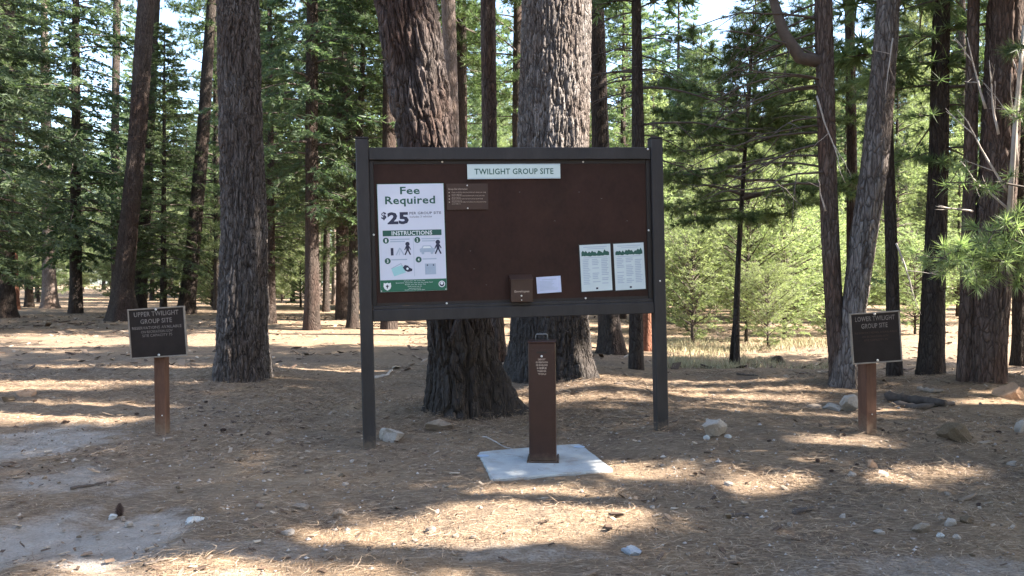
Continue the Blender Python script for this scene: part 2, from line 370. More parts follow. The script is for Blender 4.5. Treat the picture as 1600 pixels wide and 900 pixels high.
def trunk_mesh(path, H, nseg=24, zf=7.0, dz=.1, dzc=.8, cellw=.08, cellh=.30, depth=.02, flare=.35, flare_h=.35, lobes=(), seed=1, taper_top=.25, sink=.25, foot_dark=0.0):
    """path: rows x,y,z,r relative to the base, lowest first; continues straight to height H"""
    P = np.array(path, float); P = P[np.argsort(P[:, 2])]
    d = (P[-1] - P[-2]) / max(P[-1, 2] - P[-2, 2], .1) if len(P) > 1 else np.array([0, 0, 1, 0])
    if H > P[-1, 2] + .5:
        L = H - P[-1, 2]
        mid = P[-1].copy(); mid[:2] += d[:2] * L * .45; mid[2] += L * .5; mid[3] = P[-1, 3] * (1 + taper_top) / 2
        top = P[-1].copy(); top[:2] += d[:2] * L * .75; top[2] = H; top[3] = P[-1, 3] * taper_top
        P = np.vstack([P, mid, top])
    z = np.arange(-sink, min(zf, H), dz)
    if H > zf: z = np.concatenate([z, np.arange(zf, H, dzc), [H]])
    cx, cy, r = (np.interp(z, P[:, 2], P[:, k]) for k in (0, 1, 3))
    th = np.linspace(0, 2 * math.pi, nseg, endpoint=False) + math.pi / 2   # the seam faces away
    TH, Z = np.meshgrid(th, z); rr = r[:, None]
    nu = max(6, int(round(2 * math.pi * r[min(len(r) - 1, 5)] / cellw)))
    U = (TH - math.pi / 2) / (2 * math.pi) * nu; Vv = Z / cellh
    edge = 1 - np.exp(-np.minimum(TH - math.pi / 2, 2.5 * math.pi - TH) * 4)
    U = U + (.7 * vnoise(U * .35, Vv * .8, seed + 9) + .45 * vnoise(U * .8, Vv * 2.6, seed + 10)) * edge
    F1, F2, cid = worley(U * .8, Vv * .95 + .8 * vnoise(U, Vv, seed + 4), max(3, int(nu * .8)), seed)
    c1 = np.clip(np.abs(vnoise(U * .62, Vv * .34, seed + 11) + .28 * vnoise(U * 1.5, Vv * .9, seed + 12)) / .10, 0, 1)
    c2 = np.clip((F2 - F1) / .27, 0, 1)
    crack = (.05 + .95 * c1 ** .5) * (.28 + .72 * c2 ** .5)
    flake = np.clip(vnoise(U * 2.3, Vv * 1.9, seed + 13) + .5, 0, 1)
    hgt_ = depth * (crack * (.85 + .22 * cid + .30 * np.round(flake * 4) / 4) - .9 + .30 * fbm(U * 3.1, Vv * 11, seed + 5, 2))
    fl = flare * np.exp(-np.maximum(Z, -.05) / flare_h) * (1 + .28 * np.sin(TH * 5 + seed) + .18 * np.sin(TH * 9 + seed * 2.1))
    for t0, wd, amp, hh in lobes:
        dt = np.angle(np.exp(1j * (TH - t0))); fl = fl + amp * np.exp(-(dt / wd) ** 2) * np.exp(-np.maximum(Z, 0) / hh)
    wob = 1 + .05 * np.sin(TH * 2 + Z * .4 + seed) + .03 * np.sin(TH * 3 - Z * .7)
    RR = np.maximum(rr * (wob + fl) + hgt_ * np.clip(rr / .15, .3, 1.3), .006)
    V = np.stack([cx[:, None] + RR * np.cos(TH), cy[:, None] + RR * np.sin(TH), Z + 0 * RR], -1).reshape(-1, 3)
    n = nseg; m = len(z); I = np.arange(m * n).reshape(m, n); J = np.roll(I, -1, 1)
    q = np.stack([I[:-1], J[:-1], J[1:], I[1:]], -1).reshape(-1, 4)
    me = mesh_np('trunk', V, q, True); attr(me, 'plate', cid.ravel()); attr(me, 'crack', crack.ravel())
    if foot_dark: attr(me, 'foot_dark', np.clip((foot_dark * (1 + 1.1 * vnoise(TH * 2.2, Z * .5, seed + 40) + .6 * vnoise(TH * 7, Z * 2, seed + 41)) - Z) / .5, 0, .82).ravel())     # bark darker towards the foot, ragged upper edge
    return me, (lambda zz: (np.interp(zz, P[:, 2], P[:, 0]), np.interp(zz, P[:, 2], P[:, 1]), np.interp(zz, P[:, 2], P[:, 3])))

def blades(B, D, L, W, rng):
    """thin needle-spray triangles: base points B, directions D"""
    s = unit(np.cross(D, rng.normal(size=D.shape))); n = len(B)
    V = np.empty((n, 3, 3)); V[:, 0] = B - s * W[:, None] / 2; V[:, 1] = B + s * W[:, None] / 2; V[:, 2] = B + D * L[:, None]
    return V

def crown(seed, H, z0, rad, whorl=.45, per=5, twigs=14, pts=5, nb=4, bl=.22, bw=.05, droop=.35, rise=.1, style='fir', shape=1.0, center=None,
          culling=None, gapy=.0, sides=None, twl=.36, cone=.75, rounded=False):
    rng = np.random.default_rng(seed); limb = MB(); S = []; Dd = []; LL = []
    center = center or (lambda z: (0, 0, 0.02)); z = z0
    while z < H * .985:
        f = (z - z0) / max(H - z0, .1)
        prof = (np.clip(f / .10, .45, 1) if f < .10 else 1.0) * (math.sqrt(max(0, 1 - (2 * f - .85) ** 2 / 1.35)) if rounded else (1 - f) ** shape) + .05
        k = max(2, int(round(per * rng.uniform(.7, 1.3)))); a0 = rng.uniform(0, 6.283)
        for i in range(k):
            if rng.random() < gapy: continue
            az = a0 + i * 6.283 / k + rng.normal(0, .25); L = rad * prof * rng.uniform(.65, 1.15)
            if sides is not None: L *= sides(az)
            if L < .12: continue
            cx, cy, cr = center(z); dirv = np.array([math.cos(az), math.sin(az), 0.])
            t = np.linspace(0, 1, 7)[:, None]; ri = rise + rng.normal(0, .08) + .35 * f; dr = droop * (1 - .5 * f) * rng.uniform(.7, 1.3)
            pts_ = np.array([cx, cy, z + rng.normal(0, .08)]) + dirv * L * t + np.array([0, 0, 1.]) * L * (ri * t - dr * t ** 2 + .12 * t ** 4)
            pts_ += np.cross(dirv, [0, 0, 1.]) * (rng.normal(0, .10) * L * t ** 2)
            if culling is not None:                                       # limbs cut short where they would shade a chosen sun patch
                hit = np.nonzero(in_gap(pts_ + np.array(culling), rng))[0]
                if len(hit):
                    if hit[0] < 2: continue
                    L *= t[hit[0] - 1, 0]; pts_ = np.stack([np.interp(np.linspace(0, t[hit[0] - 1, 0], 7), t[:, 0], pts_[:, c]) for c in range(3)], -1)
            rb = max(.008, .012 + .010 * L); limb.tube(pts_, np.linspace(rb, .004, 7), 4, False)
            nt = max(4, int(twigs * (L / rad) ** .6)); tt = np.sort(rng.uniform(.16, 1.0, nt)); 
            bp = np.stack([np.interp(tt, t[:, 0], pts_[:, c]) for c in range(3)], -1)
            tang = unit(np.stack([np.gradient(pts_[:, c]) for c in range(3)], -1)); tg = unit(np.stack([np.interp(tt, t[:, 0], tang[:, c]) for c in range(3)], -1))
            side = np.where(np.arange(nt) % 2, 1., -1.)[:, None] * np.cross(tg, [0, 0, 1.])
            td = unit(tg * rng.uniform(.5, 1.0, (nt, 1)) + side * rng.uniform(.4, 1.0, (nt, 1)) + np.array([0, 0, 1.]) * rng.normal(-.12, .18, (nt, 1)))
            S.append(bp); Dd.append(td); LL.append(L * twl * (1.15 - .8 * tt) * rng.uniform(.6, 1.2, nt) + .12)
        z += whorl * rng.uniform(.75, 1.25) * (1.0 if f < .6 else .8)
    S = np.concatenate(S); Dd = np.concatenate(Dd); LL = np.concatenate(LL)
    if culling is not None:
        o = np.array(culling); k = ~in_gap(S + Dd * LL[:, None] * .5 + o, rng); S, Dd, LL = S[k], Dd[k], LL[k]
    nT = len(S)
    if style == 'fir':
        q = (np.arange(pts) + .3)[None] / pts + rng.uniform(-.08, .08, (nT, pts))
        B = S[:, None] + Dd[:, None] * (LL[:, None] * q)[..., None] + np.array([0, 0, -1.]) * (LL[:, None] * .22 * q ** 2)[..., None]
        B = np.repeat(B.reshape(-1, 3), nb, 0); D = np.repeat(np.repeat(Dd, pts, 0), nb, 0)
        D = unit(D + rng.normal(0, cone, D.shape) * np.array([1, 1, .55])); D[:, 2] -= .12
        n = len(B); sz = np.repeat(np.repeat(np.clip(LL / (rad * .3), .6, 1.2), pts), nb)
        V = blades(B + rng.normal(0, .02, B.shape), unit(D), bl * sz * rng.uniform(.6, 1.3, n), bw * rng.uniform(.6, 1.3, n), rng)
    else:                                     # pine: tufts of long needles
        q = np.linspace(.35, 1, pts)[None] + rng.uniform(-.06, .06, (nT, pts))
        B = (S[:, None] + Dd[:, None] * (LL[:, None] * q)[..., None]).reshape(-1, 3); T = np.repeat(Dd, pts, 0)
        T = unit(T + np.array([0, 0, .25])); B = np.repeat(B, nb, 0); D = unit(np.repeat(T, nb, 0) * .8 + rng.normal(0, cone, B.shape))
        n = len(B); V = blades(B, D, bl * rng.uniform(.7, 1.2, n), np.full(n, bw), rng)
    if culling is not None:
        o = np.array(culling); k = ~in_gap(V[:, 2] + o, rng); V = V[k]
    me = mesh_np('crown', V.reshape(-1, 3), np.arange(len(V) * 3).reshape(-1, 3))
    return me, limb.mesh('limbs', True)

def dead_twigs(mb, start, direc, L, r, rng, forks=2, sag=.15):
    n = 8; t = np.linspace(0, 1, n)[:, None]; d = unit(np.array(direc, float))
    P = np.array(start, float) + d * L * t + np.array([0, 0, -1.]) * sag * L * t ** 2 + np.cumsum(rng.normal(0, .018 * L, (n, 3)), 0) * t
    mb.tube(P, np.linspace(r, r * .25, n), 5)
    for _ in range(forks):
        k = rng.integers(2, n - 2); dd = unit(d + rng.normal(0, .55, 3)); dead_twigs(mb, P[k], dd, L * rng.uniform(.3, .55), r * .5, rng, 0 if L < .8 else max(0, forks - 1), sag)

# ---- the trees that stand out: drawn from their outline, at their own distance
def px_tree(name, label, rows, bark, H, Y=None, nseg=24, zf=None, dz=.14, depth=.012, cellw=.10, cellh=.35, flare=.30, flare_h=.35, lobes=(), seed=1,
            crown_z=None, rad=2.6, fol='fol_pine', crown_kw=None, group=None, cat='tree', cull=True, taper_top=.25, broken=False, foot_dark=0.0):
    g = ground(rows[0][0], rows[0][1])
    if Y is not None:
        g = at(rows[0][0], rows[0][1], Y); g[2] = h1(g[0], Y)
    Yb = g[1]; path = []
    for i, (px, py, w) in enumerate(rows):
        p = at(px, py, Yb); path.append((p[0] - g[0], 0.0, max(p[2] - g[2], 0.0) if i == 0 else p[2] - g[2], w / 2 * Yb / FPX))
    path[0] = (0, 0, 0, path[0][3])
    t = thing(name, label, cat, g, group)
    me, cen = trunk_mesh(path, H, nseg, zf or H, dz, .8, cellw, cellh, depth, flare, flare_h, lobes, seed, 1.0 if broken else taper_top, foot_dark=foot_dark)
    obj('trunk', me, M[bark], t)
    if crown_z is not None:
        kw = dict(whorl=.7, per=4, twigs=10, pts=2, nb=16, bl=.30, bw=.045, droop=.25, rise=.05, style='pine', shape=.6, cone=.7)
        kw.update(crown_kw or {})
        cm, lm = crown(seed + 100, H, crown_z, rad, center=cen, culling=tuple(g) if cull else None, **kw)
        obj('crown', cm, M[fol], t); tag(obj('limbs', lm, M['limb'], t), kind='stuff')
    return t, cen, g

tA, cenA, gA = px_tree('pine_tree', 'thick reddish pine trunk leaning left, root spreading right, directly behind the notice board', [(728, 640, 100), (717, 500, 98), (690, 360, 92), (670, 230, 90), (650, 100, 90), (634, 0, 90)],
    'bark_lean', 24, nseg=230, zf=5.6, dz=.024, depth=.055, cellw=.100, cellh=.48, flare=.22, flare_h=.35, lobes=((-.18, .36, 1.0, .46), (3.3, .5, .12, .4)), seed=11, crown_z=10, rad=3.2, foot_dark=1.3)
tB, cenB, gB = px_tree('pine_tree', 'widest grey pine trunk with sunlit right half, rising behind the fee tube', [(860, 585, 126), (861, 500, 122), (863, 360, 116), (865, 225, 112), (868, 100, 108), (869, 0, 104)],
    'bark_broad', 28, nseg=300, zf=6.9, dz=.026, depth=.044, cellw=.064, cellh=.28, flare=.20, flare_h=.4, seed=23, crown_z=11, rad=3.6, foot_dark=1.5)
tC, cenC, gC = px_tree('pine_tree', 'tall straight grey furrowed pine trunk between the left sign and notice board', [(378, 590, 78), (380, 480, 73), (382, 350, 64), (377, 200, 60), (371, 0, 59)],
    'bark_grey', 25, nseg=170, zf=6.7, dz=.03, depth=.042, cellw=.070, cellh=.34, flare=.15, flare_h=.35, seed=37, crown_z=10, rad=3.2)
tH, cenH, gH = px_tree('pine_tree', 'right stem of the forked pine behind the right sign, sun down its right edge', [(1326, 603, 50), (1334, 490, 35), (1348, 380, 39), (1366, 260, 41), (1379, 120, 38), (1388, 0, 35)],
    'bark_broad', 21, nseg=90, zf=6.6, dz=.04, depth=.016, cellw=.065, cellh=.28, flare=.20, flare_h=.3, seed=41, crown_z=8, rad=2.8)
# its second stem belongs to the same tree
p = [at(px, py, gH[1] + .12) - gH for px, py in ((1318, 603), (1304, 490), (1298, 380), (1293, 260), (1289, 120), (1286, 0))]
rw = [w / 2 * gH[1] / FPX for w in (38, 28, 28, 27, 27, 26)]
me, cen2 = trunk_mesh([(q[0], q[1], max(q[2], 0) if i else 0, r_) for i, (q, r_) in enumerate(zip(p, rw))], 17, 70, 6.6, .045, .8, .07, .28, .012, .15, .3, (), 43)
obj('trunk', me, M['bark_warm'], tH)['label'] = 'thinner left stem of the forked pine'
tU, cenU, gU = px_tree('pine_tree', 'stout red-brown pine trunk at the right edge behind the sunlit bough', [(1541, 619, 50), (1544, 540, 50), (1549, 450, 52), (1560, 250, 52), (1572, 0, 52)],
    'bark_warm', 22, Y=11.35, nseg=110, zf=6.4, dz=.04, depth=.022, cellw=.075, cellh=.42, flare=.12, flare_h=.3, seed=53, crown_z=4.6, rad=3.0, fol='fol_mid', crown_kw=dict(whorl=.5, per=5, twigs=12, pts=3, nb=34, bl=.20, bw=.012, droop=.35, rise=.1, shape=.4, cone=.65, gapy=.15))
px_tree('pine_tree', 'slim dark red trunk touching the stout pine at the right edge', [(1507, 613, 21), (1511, 450, 20), (1517, 200, 20), (1521, 0, 18)],
    'bark_warm', 15, Y=11.45, nseg=40, zf=6.4, dz=.07, depth=.012, cellw=.07, cellh=.35, seed=54, crown_z=7.5, rad=1.8, flare=.15)
px_tree('pine_tree', 'straight blackish trunk right of the lower twilight sign', [(1455, 606, 38), (1459, 450, 33), (1465, 300, 28), (1471, 0, 23)],
    'bark_dark', 17, Y=12.8, nseg=60, zf=6.4, dz=.06, depth=.014, cellw=.07, cellh=.3, seed=57, crown_z=3.6, rad=2.3, flare=.18, fol='fol_mid', crown_kw=dict(whorl=.5, per=5, twigs=12, pts=3, nb=34, bl=.20, bw=.012, droop=.35, rise=.1, shape=.4, cone=.65, gapy=.15))
px_tree('pine_tree', 'thin dark trunk just right of the lower twilight sign post', [(1398, 603, 21), (1394, 420, 18), (1388, 250, 16), (1384, 0, 13)],
    'bark_dark', 14, Y=12.95, nseg=36, zf=6.6, dz=.08, depth=.010, cellw=.06, cellh=.3, seed=59, crown_z=5.2, rad=1.8, flare=.15)
px_tree('pine_tree', 'narrow brown trunk seen between the two stems of the forked pine', [(1331, 566, 18), (1331, 260, 16), (1327, 0, 14)],
    'bark_red', 19, nseg=30, dz=.16, depth=.012, seed=61, crown_z=9, rad=2.2, cull=False)
px_tree('pine_tree', 'dark trunk at the far right edge beyond the orange boulder', [(1592, 572, 20), (1592, 300, 16), (1594, 0, 14)],
    'bark_dark', 18, nseg=30, dz=.16, depth=.012, seed=63, crown_z=8, rad=2.2, cull=False)
px_tree('pine_tree', 'dark flared trunk rising behind the right end of the notice board', [(956, 552, 40), (951, 490, 33), (944, 350, 29), (938, 225, 27), (931, 0, 23)],
    'bark_dark', 22, nseg=50, zf=9, dz=.08, depth=.016, cellw=.09, seed=67, crown_z=9, rad=2.6, flare=.32, flare_h=.35)
tP, cenP, gP = px_tree('pine_tree', 'thin dark trunk with many bare side branches behind the right notice board post', [(994, 577, 22), (994, 490, 20), (997, 230, 20), (994, 0, 15)],
    'bark_dark', 15, nseg=36, zf=7, dz=.07, depth=.010, cellw=.06, cellh=.3, seed=71, crown_z=7.2, rad=2.2, flare=.12)
px_tree('pine_tree', 'slender reddish trunk between the two big pines behind the board', [(778, 566, 26), (770, 400, 25), (765, 230, 24), (762, 0, 23)],
    'bark_red', 24, nseg=44, zf=9, dz=.09, depth=.016, cellw=.08, seed=73, crown_z=10.5, rad=2.4)
px_tree('pine_tree', 'grey trunk peeping out right beside the leaning pine above the board', [(712, 545, 24), (707, 230, 22), (700, 0, 21)],
    'bark_pale', 25, nseg=40, dz=.12, depth=.014, seed=79, crown_z=11.5, rad=2.4, cull=False)
px_tree('pine_snag', 'short bright rust-red snag beside the right post of the notice board', [(1010, 548, 17), (1011, 490, 15), (1011, 400, 13)],
    'bark_orange', 2.1, nseg=24, dz=.08, depth=.010, cellw=.07, seed=83, broken=True, cat='tree stump')
# left woods
px_tree('pine_tree', 'big brown pine trunk leaning right behind the upper twilight sign', [(193, 501, 44), (192, 450, 32), (211, 260, 25), (229, 0, 24)],
    'bark_brown', 30, nseg=60, zf=15, dz=.12, depth=.035, cellw=.14, cellh=.55, flare=.30, flare_h=.6, seed=91, crown_z=17, rad=3.4, cull=False)
px_tree('pine_tree', 'darker trunk standing directly against the big brown leaning pine', [(216, 489, 22), (230, 260, 16), (243, 0, 14)],
    'bark_dark', 30, nseg=40, zf=16, dz=.18, depth=.03, cellw=.14, cellh=.6, seed=93, crown_z=18, rad=3.0, cull=False)
px_tree('pine_tree', 'shaded dark trunk cut by the left edge of the photograph', [(2, 496, 36), (5, 300, 30), (7, 0, 27)],
    'bark_dark', 26, nseg=44, zf=12, dz=.14, depth=.03, cellw=.12, cellh=.5, flare=.3, seed=95, crown_z=13, rad=3.2, cull=False)
px_tree('pine_tree', 'dark trunk leaning right just beyond the upper twilight sign', [(290, 490, 27), (301, 400, 23), (318, 200, 18), (331, 0, 14)],
    'bark_dark', 26, nseg=40, zf=16, dz=.18, depth=.02, cellw=.11, seed=97, crown_z=14, rad=2.6, cull=False)
px_tree('pine_tree', 'thin dark pole of a tree left of the big brown leaning pine', [(181, 474, 13), (180, 200, 12), (183, 0, 11)],
    'bark_dark', 26, nseg=24, dz=.25, depth=.015, seed=99, crown_z=18, rad=2.4, cull=False)
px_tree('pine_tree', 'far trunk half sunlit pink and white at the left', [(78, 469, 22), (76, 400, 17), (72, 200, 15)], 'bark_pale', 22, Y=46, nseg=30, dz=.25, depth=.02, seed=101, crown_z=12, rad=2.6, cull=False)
px_tree('pine_tree', 'reddish far trunk beside the dark trunk at the left edge', [(24, 473, 12), (22, 380, 10), (18, 200, 9)], 'bark_orange', 20, Y=44, nseg=24, dz=.3, depth=.015, seed=103, crown_z=10, rad=2.4, cull=False)
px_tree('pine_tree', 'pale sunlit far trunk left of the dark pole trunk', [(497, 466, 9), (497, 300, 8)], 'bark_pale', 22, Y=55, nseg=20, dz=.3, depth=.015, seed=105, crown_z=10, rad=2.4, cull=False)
px_tree('pine_tree', 'dark pole trunk near the left post of the notice board', [(509, 472, 10), (512, 250, 9)], 'bark_dark', 22, Y=42, nseg=20, dz=.3, depth=.012, seed=107, crown_z=9, rad=2.4, cull=False)
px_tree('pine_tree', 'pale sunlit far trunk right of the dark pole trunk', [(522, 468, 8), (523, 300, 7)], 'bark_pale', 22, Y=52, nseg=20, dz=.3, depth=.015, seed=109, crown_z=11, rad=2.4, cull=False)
px_tree('pine_tree', 'dark leafy trunk close behind the left post of the notice board', [(551, 512, 18), (553, 400, 15), (560, 250, 12)],
    'bark_dark', 13, nseg=30, dz=.14, depth=.012, seed=111, crown_z=2.6, rad=1.9, fol='fol_mid', cull=False, crown_kw=dict(style='fir', whorl=.4, per=5, twigs=12, pts=4, nb=4, bl=.2, bw=.045))
# sapling with a twin stem, right of the board
tR, cenR, gR = px_tree('pine_tree', 'thin black twin-stemmed young pine in front of the sunlit bushes', [(1150, 570, 11), (1151, 480, 10), (1154, 400, 8), (1163, 250, 6), (1172, 120, 5)],
    'bark_dark', 7.6, nseg=16, dz=.1, depth=.004, seed=113, crown_z=3.1, rad=2.3, fol='fol_pine', taper_top=.3,
    crown_kw=dict(whorl=.40, per=5, twigs=16, pts=3, nb=46, bl=.19, bw=.013, droop=.28, rise=.15, shape=.35, cone=.65))
mb = MB(); q0 = at(1142, 570, gR[1]) - gR; q1 = at(1149, 490, gR[1]) - gR; q0[2] = -.1
mb.tube([q0, (q0 + q1) / 2 + np.array([-.01, 0, 0]), q1], [.05, .042, .035], 8); o = mb.build('trunk', M['bark_dark'], tR, True)

# dead limbs and long living limbs on the trees of the right half
rng = np.random.default_rng(5)
mb = MB()
for i in range(26):
    z = rng.uniform(3.3, 7.0); c = cenP(z); s = 1 if rng.random() < .5 else -1
    dead_twigs(mb, (c[0], c[1], z), (s * 1.0, rng.normal(-.1, .5), rng.normal(.12, .15)), rng.uniform(.6, 1.5), .018, rng, 1, .35)
for a in [(4.6, 1, 2.6, -.12), (5.3, 1, 2.2, -.3), (5.6, -1, 1.2, .1)]:
    c = cenP(a[0]); dead_twigs(mb, (c[0], c[1], a[0]), (a[1], .1, .12), a[2], .028, rng, 3, .3)
tag(mb.build('branches', M['limb'], tP, True), kind='stuff')
mb = MB()
for i in range(22):
    z = rng.uniform(2.6, 6.2); c = cen2(z)
    dead_twigs(mb, (c[0], c[1], z), (-1.0, rng.normal(-.2, .4), rng.normal(-.05, .2)), rng.uniform(.9, 2.2), .020, rng, 2, .25)
c = cen2(4.4); mb.tube([(c[0], c[1], 4.55), (c[0] - .35, c[1], 4.62), (c[0] - .6, c[1] - .05, 4.95), (c[0] - .75, c[1], 5.5), (c[0] - 1.0, c[1], 6.4)], [.10, .09, .075, .06, .04], 8)
tag(mb.build('branches', M['limb'], tH, True), kind='stuff')
mb = MB()
for (px, py), (dx, dz), L in [((1290, 330), (-.3, .9), .5), ((1395, 60), (-.2, -1), .8), ((1400, 380), (.4, -1), .9), ((1276, 150), (.2, -1), 1.2)]:
    q = at(px, py, gH[1] - .25) - gH; dead_twigs(mb, q, (dx, -.1, dz), L, .014, rng, 2, .1)
tag(mb.build('dead_branches', M['dead_wood'], tH, True), kind='stuff')
mb = MB()
for (px, py), (dx, dz), L in [((1575, 300), (-.55, .75), 1.1), ((1580, 330), (-.5, .35), .9), ((1560, 210), (-.25, 1), .9), ((1590, 260), (-.1, 1.0), 1.4), ((1540, 170), (-.3, .9), .8), ((1585, 345), (.35, -.7), .6), ((1520, 330), (-.8, .1), .5)]:
    q = at(px, py, gU[1] - .45) - gU; dead_twigs(mb, q, (dx, -.05, dz), L, .020, rng, 2, -.12)
q0 = at(1576, 350, gU[1] - .5) - gU; q1 = at(1586, 200, gU[1] - .5) - gU; q2 = at(1600, 40, gU[1] - .4) - gU
mb.tube([q0, q1, q2], [.035, .032, .025], 7)
tag(mb.build('dead_branches', M['dead_wood'], tU, True), kind='stuff')

# ---- pine boughs with long needles reaching in from a young pine just outside the right edge
yp = at(1700, 700, 9.3); yp[2] = h1(yp[0], yp[1])
tY = thing('young_pine', 'young pine at the right edge with a sunlit long-needled bough', 'tree', yp)
me, cenY = trunk_mesh([(0, 0, 0, .06), (0, 0, 4.5, .035)], 5.0, 14, 5, .15, .5, .05, .2, .004, .2, .2, (), 7)
obj('trunk', me, M['bark_dark'], tY)
rng = np.random.default_rng(77); Bs = []; Ds = []; mb = MB()
def bough(px0, py0, px1, py1, Y, nt, spread, zs):
    a = at(px0, py0, Y) - yp; b = at(px1, py1, Y - .25) - yp
    root = np.array([0, 0, max(a[2] - .35, .3)])
    P = np.array([root, root * .5 + a * .5 + np.array([0, 0, .08]), a, (a + b) / 2 + np.array([0, 0, .06]), b]); mb.tube(P, [.025, .02, .016, .011, .006], 6)
    for i in range(nt):
        t = rng.uniform(0, 1) ** .8; c = a + (b - a) * t; e = c + np.array([rng.normal(0, spread), rng.normal(0, spread), rng.normal(0, zs)])
        mb.tube([c, (c + e) / 2 + np.array([0, 0, -.02]), e], [.006, .005, .003], 4)
        d = unit(e - c + np.array([-.1, -.1, .05])); n = 46
        Bs.append(np.repeat(e[None] - d * .03, n, 0) + d * rng.uniform(-.05, .05, (n, 1))); Ds.append(unit(d * .55 + rng.normal(0, .55, (n, 3))))
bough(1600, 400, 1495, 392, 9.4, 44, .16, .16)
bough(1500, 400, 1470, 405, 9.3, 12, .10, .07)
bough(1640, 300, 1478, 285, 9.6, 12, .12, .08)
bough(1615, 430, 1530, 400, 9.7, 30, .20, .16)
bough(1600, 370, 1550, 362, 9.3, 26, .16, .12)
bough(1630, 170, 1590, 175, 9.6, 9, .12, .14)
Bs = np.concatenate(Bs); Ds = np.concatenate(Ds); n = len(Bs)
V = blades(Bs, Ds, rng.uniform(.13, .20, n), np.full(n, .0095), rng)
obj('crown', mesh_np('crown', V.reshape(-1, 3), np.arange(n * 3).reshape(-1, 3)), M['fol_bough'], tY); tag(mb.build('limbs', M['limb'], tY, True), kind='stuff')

# ---- the stand that fills the woods: nine models, copied
MODELS = {}
def model(key, seed, H, z0, rad, r0, bark, fol, **kw):
    tm, cen = trunk_mesh([(0, 0, 0, r0), (rad * .02, 0, H * .5, r0 * .62)], H, 14, H, .45, .8, .12, .5, r0 * .08, .3, .4, (), seed, .15)
    cm, lm = crown(seed, H, z0, rad, center=cen, **kw)
    for m_, mt in ((tm, bark), (cm, fol), (lm, 'limb')): m_.materials.append(M[mt])
    MODELS[key] = (tm, cm, lm)
model('fir_dense', 301, 17, 1.6, 2.9, .20, 'bark_dark', 'fol_dark', whorl=.40, per=5, twigs=15, pts=5, nb=5, bl=.24, bw=.055, droop=.45, rise=.05, shape=.8)
model('fir_dense2', 302, 20, 2.4, 3.1, .23, 'bark_dark', 'fol_dark', whorl=.46, per=5, twigs=15, pts=5, nb=5, bl=.26, bw=.055, droop=.55, rise=.08, shape=.75)
model('fir_tall', 303, 25, 4.2, 3.3, .27, 'bark_brown', 'fol_dark', whorl=.55, per=5, twigs=15, pts=5, nb=5, bl=.27, bw=.058, droop=.5, rise=.1, shape=.7, gapy=.12)
model('fir_mid', 304, 14, 1.2, 2.6, .16, 'bark_dark', 'fol_mid', whorl=.38, per=5, twigs=14, pts=5, nb=5, bl=.22, bw=.048, droop=.4, rise=.1, shape=.8)
model('fir_mid2', 305, 19, 3.0, 3.0, .22, 'bark_brown', 'fol_mid', whorl=.5, per=5, twigs=15, pts=5, nb=5, bl=.25, bw=.052, droop=.4, rise=.12, shape=.7, gapy=.1)
model('cedar_bright', 306, 12, .8, 2.5, .15, 'bark_red', 'fol_bright', whorl=.36, per=5, twigs=14, pts=5, nb=5, bl=.20, bw=.044, droop=.3, rise=.2, shape=.7)
model('sapling', 307, 4.8, .30, 1.9, .05, 'bark_dark', 'fol_bright', whorl=.17, per=5, twigs=13, pts=5, nb=5, bl=.13, bw=.026, droop=.25, rise=.45, rounded=True, gapy=.32, twl=.45, cone=1.0)
model('sapling2', 308, 3.4, .15, 1.7, .045, 'bark_dark', 'fol_bright', whorl=.15, per=5, twigs=13, pts=5, nb=5, bl=.12, bw=.024, droop=.2, rise=.6, rounded=True, gapy=.35, twl=.5, cone=1.0)
model('cedar_round', 310, 15, 1.2, 3.2, .2, 'bark_brown', 'fol_bright', whorl=.46, per=5, twigs=15, pts=3, nb=14, bl=.27, bw=.028, droop=.3, rise=.2, style='pine', shape=.45, gapy=.25, twl=.42, cone=.65)
model('fir_soft', 311, 18, 2.8, 3.4, .24, 'bark_dark', 'fol_mid', whorl=.52, per=5, twigs=16, pts=3, nb=14, bl=.28, bw=.030, droop=.45, rise=.15, style='pine', shape=.5, gapy=.22, twl=.42, cone=.65)
model('pine_tall', 309, 26, 9.0, 3.2, .26, 'bark_brown', 'fol_pine', whorl=.7, per=4, twigs=12, pts=3, nb=16, bl=.26, bw=.03, droop=.2, rise=.1, style='pine', shape=.5)
NAMES = dict(fir_dense='fir_tree', fir_dense2='fir_tree', fir_tall='fir_tree', fir_mid='fir_tree', fir_mid2='fir_tree', cedar_bright='cedar_tree', cedar_round='cedar_tree', fir_soft='fir_tree', sapling='sapling', sapling2='sapling', pine_tall='pine_tree')
def plant(key, x, y, s, rz, label, group, sz=None):
    t = thing(NAMES[key], label, 'sapling' if 'sapling' in key else 'tree', (x, y, h1(x, y) - .03), group)
    t.rotation_euler = (0, 0, rz); t.scale = (s, s, sz or s)
    for nm, m_ in zip(('trunk', 'crown', 'limbs'), MODELS[key]): 
        o = obj(nm, m_, None, t)
        if nm == 'limbs': o['kind'] = 'stuff'
    return t
rng = np.random.default_rng(2024); placed = [(gA[0], gA[1]), (gB[0], gB[1])]
def zone(px0, px1, Y0, Y1, n, keys, label, group, smin=.85, smax=1.15, gap=2.0):
    k = 0; tries = 0
    while k < n and tries < n * 40:
        tries += 1; Y = rng.uniform(Y0, Y1); px = rng.uniform(px0, px1); x = (px - 800) / FPX * Y
        if 120 < px < 350 and Y < 40: continue                      # the leaning pines by the upper sign stand clear
        if any((x - a) ** 2 + (Y - b) ** 2 < gap ** 2 for a, b in placed): continue
        placed.append((x, Y)); s = rng.uniform(smin, smax); plant(keys[rng.integers(len(keys))], x, Y, s, rng.uniform(0, 6.28), label, group, s * rng.uniform(.9, 1.15)); k += 1
